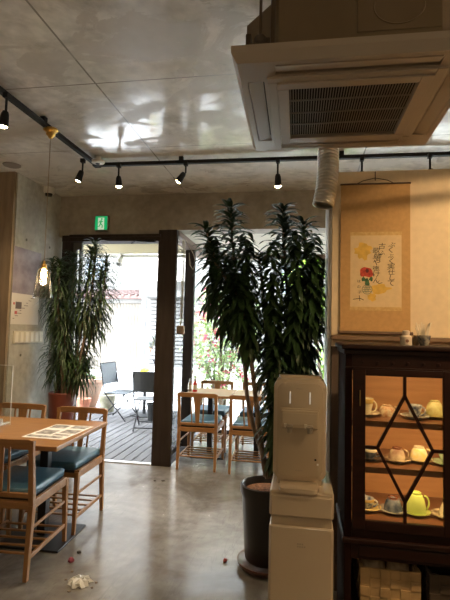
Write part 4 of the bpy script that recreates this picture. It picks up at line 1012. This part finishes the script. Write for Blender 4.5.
# pendant with gold canopy
pt = at(51, 129, z=TZ_ - .01)
pen = thing('pendant_lamp', 'clear glass pendant lamp hanging on a long cord from a gold canopy', 'pendant lamp', pt)
dz = lambda y: at(47, y, Y=pt.y).z - pt.z
MB().lathe([(0, 0), (.05, 0), (.056, -.012), (.045, -.022), (.034, -.03), (.034, -.045), (.022, -.058), (.012, -.075), (0, -.078)], 20).build('canopy', mat('gold_brass', (.72, .42, .10), .28, 1, noise=.3, scale=30), pen, True)
zb, zt = dz(298), dz(268)
MB().tube([(0, 0, -.075), (0, 0, zt + .05)], .0025, 6).build('cord', mat('cord_brown', (.25, .17, .1), .7), pen, True)
MB().lathe([(0, .055), (.007, .05), (.010, .03), (.018, .024), (.018, .0), (.0, -.002)], 16, (0, 0, zt)).build('socket', mat('gold_brass', (.72, .42, .10), .28, 1, noise=.3, scale=30), pen, True)
sh_ = zt - zb
MB().lathe([(.019, .005), (.034, -.006), (.042, -.03), (.056, -sh_ * .5), (.070, -sh_), (.068, -sh_), (.054, -sh_ * .5), (.040, -.03), (.032, -.009), (.019, .002)], 28, (0, 0, zt)).build('glass_shade', glass('lamp_glass', (.95, .93, .88), .7, .12), pen, True)
MB().lathe([(0, -.002), (.012, -.004), (.02, -.04), (.023, -.06), (.016, -.08), (0, -.088)], 16, (0, 0, zt)).build('bulb', mat('amber_bulb', (1, .7, .4), .3, emit=(1, .66, .28), es=14), pen, True)
light('POINT', (0, 0, zt - .11), 4, (1, .68, .36), .03, parent=pen, name='pendant_glow')

# smoke detector, round ceiling fixtures, wall unit
sd = thing('smoke_detector', 'round white smoke detector on the ceiling at the track corner', 'smoke detector', (cx_ + .05, cy_ - .09, H))
MB().lathe([(0, -.072), (.03, -.072), (.055, -.066), (.062, -.058), (.062, -.048), (.028, -.045), (.028, 0), (0, 0)], 24).build('cover', mat('off_white', (.6, .58, .52), .4), sd, True)
MB().lathe([(0, -.077), (.018, -.077), (.02, -.072), (0, -.071)], 16).build('sensor', blackp, sd, True)
q = at(12, 165, z=H)
tag(MB().lathe([(0, -.008), (.08, -.008), (.085, 0), (0, 0)], 24).build('ceiling_speaker', mat('speaker_grey', (.20, .17, .14), .7), smooth=True, loc=(q.x, q.y, H)), 'dark round ceiling speaker at the upper left', 'speaker')
q = at(49, 190, Y=4.72)
wu = thing('round_lamp_base', 'white round ceiling fixture with dark socket in the upper left corner', 'ceiling fixture', (q.x, 4.72, H))
MB().lathe([(0, -.065), (.05, -.065), (.063, -.055), (.063, 0), (0, 0)], 24).build('base', mat('off_white', (.6, .58, .52), .4), wu, True)
MB().lathe([(0, -.09), (.035, -.09), (.04, -.065), (0, -.065)], 20).build('socket', blackp, wu, True)

# exit sign
q = at(103, 224, Y=FY)
ex = thing('exit_sign', 'green emergency exit sign with white running figure above the doorway', 'exit sign', (q.x, FY, q.z))
MB().box(-.083, .083, -.05, 0, -.088, .088, .006).build('case', mat('sign_case', (.25, .22, .19), .5), ex)
MB().box(-.074, .074, -.053, -.0495, -.079, .079).build('green_panel', mat('exit_green', (.0, .35, .12), .4, emit=(.01, .55, .18), es=.22), ex)
wh = mat('exit_white', (.8, .9, .8), .4, emit=(.8, 1, .75), es=.16)
MB().box(-.038, .038, -.055, -.0529, -.079, .062).build('white_doorway', wh, ex)
g = MB(); Y_ = -.0558
g.lathe([(0, 0), (.011, 0), (.011, .001), (0, .001)], 12, M=T((.008, Y_, .045)) @ Rm(PI / 2, 'X'))
for a, b_, w_ in (((.004, .03), (-.006, -.008), .018), ((-.006, -.008), (.018, -.028), .011), ((.018, -.028), (.014, -.06), .010), ((-.006, -.008), (-.016, -.035), .011), ((-.016, -.035), (-.036, -.045), .009), ((.004, .027), (.026, .012), .008), ((.004, .027), (-.02, .018), .008), ((-.02, .018), (-.028, -.002), .007)):
    g.beam((a[0], Y_, a[1]), (b_[0], Y_, b_[1]), w_, .0012, up=(0, 1, 0))
g.build('running_figure', mat('exit_green', (.0, .35, .12), .4), ex)
# door closer arm
q = at(150, 241, Y=FY - .05)
dcl = thing('door_closer', 'black door closer arm under the lintel beside the pillar', 'door closer', (q.x, FY - .06, q.z))
MB().box(-.05, .06, -.02, .03, -.02, .015, .004).build('body', blackp, dcl)
MB().tube([(-.02, -.02, -.01), (-.12, -.12, -.02), (-.2, -.04, -.035)], .008, 8).build('arm', blackp, dcl, True)

# poster and switches on the pier side (face X=-2.86)
pc = [at(12.5, 286, X=-2.855), at(40, 286, X=-2.855)]
py0, py1 = pc[0].y, pc[1].y
z_t, z_b = at(26, 249, X=-2.855).z, at(26, 324.5, X=-2.855).z
po = thing('poster', 'tall poster with purple upper half and white printed lower half on the concrete pier', 'poster', (-2.86, (py0 + py1) / 2, z_b))
hy = (py1 - py0) / 2; hz_ = z_t - z_b
MB().box(0, .003, -hy, hy, 0, hz_).build('sheet', mat('poster_white', (.62, .60, .56), .5), po)
MB().box(.003, .0038, -hy, hy, hz_ * .40, hz_).build('picture', mat('poster_purple', (.16, .13, .17), .4, col2=(.30, .27, .31), scale=3, stretch=(1, 1.5, 2)), po)
m = MB()
for i in range(9):
    y_ = -hy + .03 + (i * .037) % (2 * hy - .1); z_ = hz_ * (.07 + .035 * i); m.box(.003, .0042, y_, y_ + .03 + .02 * (i % 3), z_, z_ + .006)
m.build('printed_text', mat('poster_ink', (.15, .13, .14), .6), po)
MB().box(.003, .0045, -hy + .07, -hy + .17, hz_ * .2, hz_ * .29, M=T((0, 0, 0)) @ Rm(.0, 'X')).build('fan_print', mat('poster_ink', (.15, .13, .14), .6), po)
MB().box(.003, .0045, -hy + .03, -hy + .055, hz_ * .25, hz_ * .28).box(.003, .0045, -hy + .06, -hy + .10, hz_ * .13, hz_ * .17).build('red_print', mat('poster_red', (.5, .12, .12), .6), po)
sy0, sy1 = at(13.5, 337, X=-2.85).y, at(43, 337, X=-2.85).y; zs1, zs0 = at(28, 331, X=-2.85).z, at(28, 343, X=-2.85).z
sw = thing('light_switch_plate', 'row of six ivory light switches on the concrete pier below the poster', 'light switch', (-2.86, (sy0 + sy1) / 2, (zs0 + zs1) / 2))
hh = (sy1 - sy0) / 2; hv = (zs1 - zs0) / 2
MB().box(0, .012, -hh, hh, -hv, hv, .003).build('plate', mat('switch_ivory', (.55, .50, .38), .4), sw)
for i in range(6):
    yc = -hh + (i + .5) * 2 * hh / 6
    MB().box(.012, .017, yc - hh / 6 * .62, yc + hh / 6 * .62, -hv * .8, hv * .8, .002).build('switch', mat('switch_white', (.70, .65, .52), .35), sw)
for i, (x_, y_, f_) in enumerate(((22, 207, 1), (15, 237, 1), (39, 245, 1))): pass
# form-tie holes in the pier
m = MB()
for (yy, zz) in ((4.40, 2.40), (4.85, 2.40), (4.40, 1.2), (4.85, 1.2)): m.lathe([(0, 0), (.014, 0), (.014, .002), (0, .002)], 14, M=T((-2.86, yy, zz)) @ Rm(PI / 2, 'Y'))
struct('trim_12', m, mat('tie_hole', (.12, .11, .09), .8))

# blind cord with weight by the pillar
q = at(180, 333, Y=5.22)
cd_ = thing('blind_cord', 'long coiled blind cord with wooden weight hanging between the two posts', 'blind cord', (at(181, 330, Y=5.24).x + .0, 5.24, 0))
zt_, zb_ = 2.55, at(180, 318, Y=5.24).z
MB().tube([(.018 * math.cos(i * 1.1), .018 * math.sin(i * 1.1), zt_ - (zt_ - zb_) * i / 320) for i in range(321)], .0045, 5).build('coiled_cord', mat('cord_beige', (.42, .36, .26), .8), cd_, True)
MB().tube([(0, 0, zb_ + .01), (-.01, 0, zb_ - .10)], .008, 8).build('cord_end', mat('cord_beige', (.42, .36, .26), .8), cd_, True)
MB().box(-.05, .04, -.03, .03, zb_ - .19, zb_ - .09, .01).build('weight', mat('weight_wood', (.30, .21, .12), .6), cd_)
m = MB().tube([(.03, 0, 2.55), (.06, -.02, 2.5), (.13, -.04, 2.38), (.16, -.04, 2.28), (.13, -.03, 2.2), (.09, -.02, 2.25), (.07, 0, 2.4)], .004, 6).build('loop', mat('cord_beige', (.42, .36, .26), .8), cd_, True)

# ------------------------------------------------------------------ litter on the floor
random.seed(3)
q = at(80, 583, z=0)
m = MB(); n = 26
vs = []
for ri, rr in enumerate((.0, .02, .042, .058)):
    row = []
    for i in range(n):
        a = 2 * PI * i / n + random.uniform(-.1, .1) + rr * 6; r_ = rr * (1 + random.uniform(-.3, .3)); row.append(m.bm.verts.new((r_ * 1.15 * math.cos(a), r_ * math.sin(a), (.012, .022, .014, .002)[ri] + random.uniform(-.008, .016) * (ri < 3))))
    vs.append(row)
for A, B in zip(vs, vs[1:]):
    for i in range(n): m.bm.faces.new((A[i], A[(i + 1) % n], B[(i + 1) % n], B[i]))
tag(m.build('crumpled_foil', mat('plastic_foil', (.62, .62, .60), .35, 0), loc=(q.x, q.y, .002)), 'shiny crumpled scrap of clear wrap on the floor near the camera', 'litter')
def scrap(name, label, px, py, r, m, h=.02):
    q = at(px, py, z=0); g = MB(); g.lathe([(0, 0), (r, 0), (r * 1.1, h * .5), (r * .6, h), (0, h)], 9)
    for v in g.bm.verts: v.co += Vector([random.uniform(-1, 1) * r * .25, random.uniform(-1, 1) * r * .25, random.uniform(0, 1) * h * .2])
    tag(g.build(name, m, loc=(q.x, q.y, .001)), label, 'litter')
scrap('pink_petal', 'small pink petal on the floor beside the near table base', 71, 562, .017, mat('petal_pink', (.42, .10, .16), .7), .025)
scrap('dark_crumb', 'small dark crumb on the floor just beyond the pink petal', 79, 553, .014, mat('crumb_dark', (.06, .05, .04), .8), .012)
scrap('red_petal', 'small red petal on the open floor left of the potted dracaena', 225, 562, .014, mat('petal_red', (.30, .05, .04), .7), .02)
for i, (x_, y_, s_) in enumerate(((155, 481, .012), (163, 481, .016))):
    scrap('dry_leaf', ['left dark dry leaf scrap on the floor in front of the brown pillar', 'right dark dry leaf scrap on the floor in front of the brown pillar'][i], x_, y_, s_, mat('crumb_dark', (.06, .05, .04), .8), .008)
for i, (x_, y_) in enumerate(((69, 592), (72, 572), (92, 588), (96, 583), (66, 580))):
    scrap('leaf_fragment', 'tiny brown leaf fragment scattered around the crumpled wrap', x_, y_, .008, mat('crumb_brown', (.16, .11, .07), .8), .005)
for o in bpy.data.objects:
    if o.name.startswith('leaf_fragment'): o['group'] = 'leaf fragments around the crumpled wrap'

# ------------------------------------------------------------------ lamps out of view, mostly added to brighten the ceiling and room
for i, (x_, y_, pw) in enumerate(((-2.0, -1.3, 9), (.2, -2.4, 7), (1.9, -.9, 3.5), (2.6, 1.5, 5))):  # unseen globes added to lift the ceiling and near objects
    t = thing('added_globe', ['added opal globe lamp, unseen, behind the camera on the left', 'added opal globe lamp, unseen, far behind the camera', 'added opal globe lamp, unseen, behind the camera on the right', 'added opal globe lamp, unseen, right of the air conditioner'][i], 'pendant lamp', (x_, y_, H), 0, 'added opal globe lamps')
    MB().tube([(0, 0, 0), (0, 0, -.40)], .004, 6).build('cord', blackp, t)
    MB().lathe([(.12 * math.sin(PI * j / 14), -.52 + .12 * math.cos(PI * j / 14)) for j in range(15)], 24).build('globe', mat('opal_globe', (.9, .85, .75), .4, emit=(1, .82, .58), es=3), t, True)
    light('POINT', (0, 0, -.68), pw, (1, .72, .44), .13, parent=t, name='globe_fill_light')
for i, (x_, y_) in enumerate(((-2.2, -.6), (-.6, -1.2), (1.2, -.6), (1.9, 1.2))):  # first three are added fill; the last stands for the warm wall spot
    t = thing('unseen_downlight', ['added warm downlight, unseen, behind the camera on the left', 'added warm downlight, unseen, behind the camera in the middle', 'added warm downlight, unseen, behind the camera on the right', 'round warm downlight right of the air conditioner'][i], 'downlight', (x_, y_, H), 0, 'ceiling downlights')
    MB().lathe([(.07, 0), (.085, 0), (.085, -.012), (.07, -.012)], 24).build('ring', steel, t, True)
    MB().lathe([(0, -.004), (.07, -.004), (.07, 0), (0, 0)], 24).build('diffuser', bulb_m, t, True)
    light('SPOT', (0, 0, -.03), 110 if i == 3 else 1.5, (1, .66, .35), .07, spot=1.5 if i == 3 else 2.4, rot=(.8, 0, .2) if i == 3 else (0, 0, 0), parent=t, name='downlight_beam')
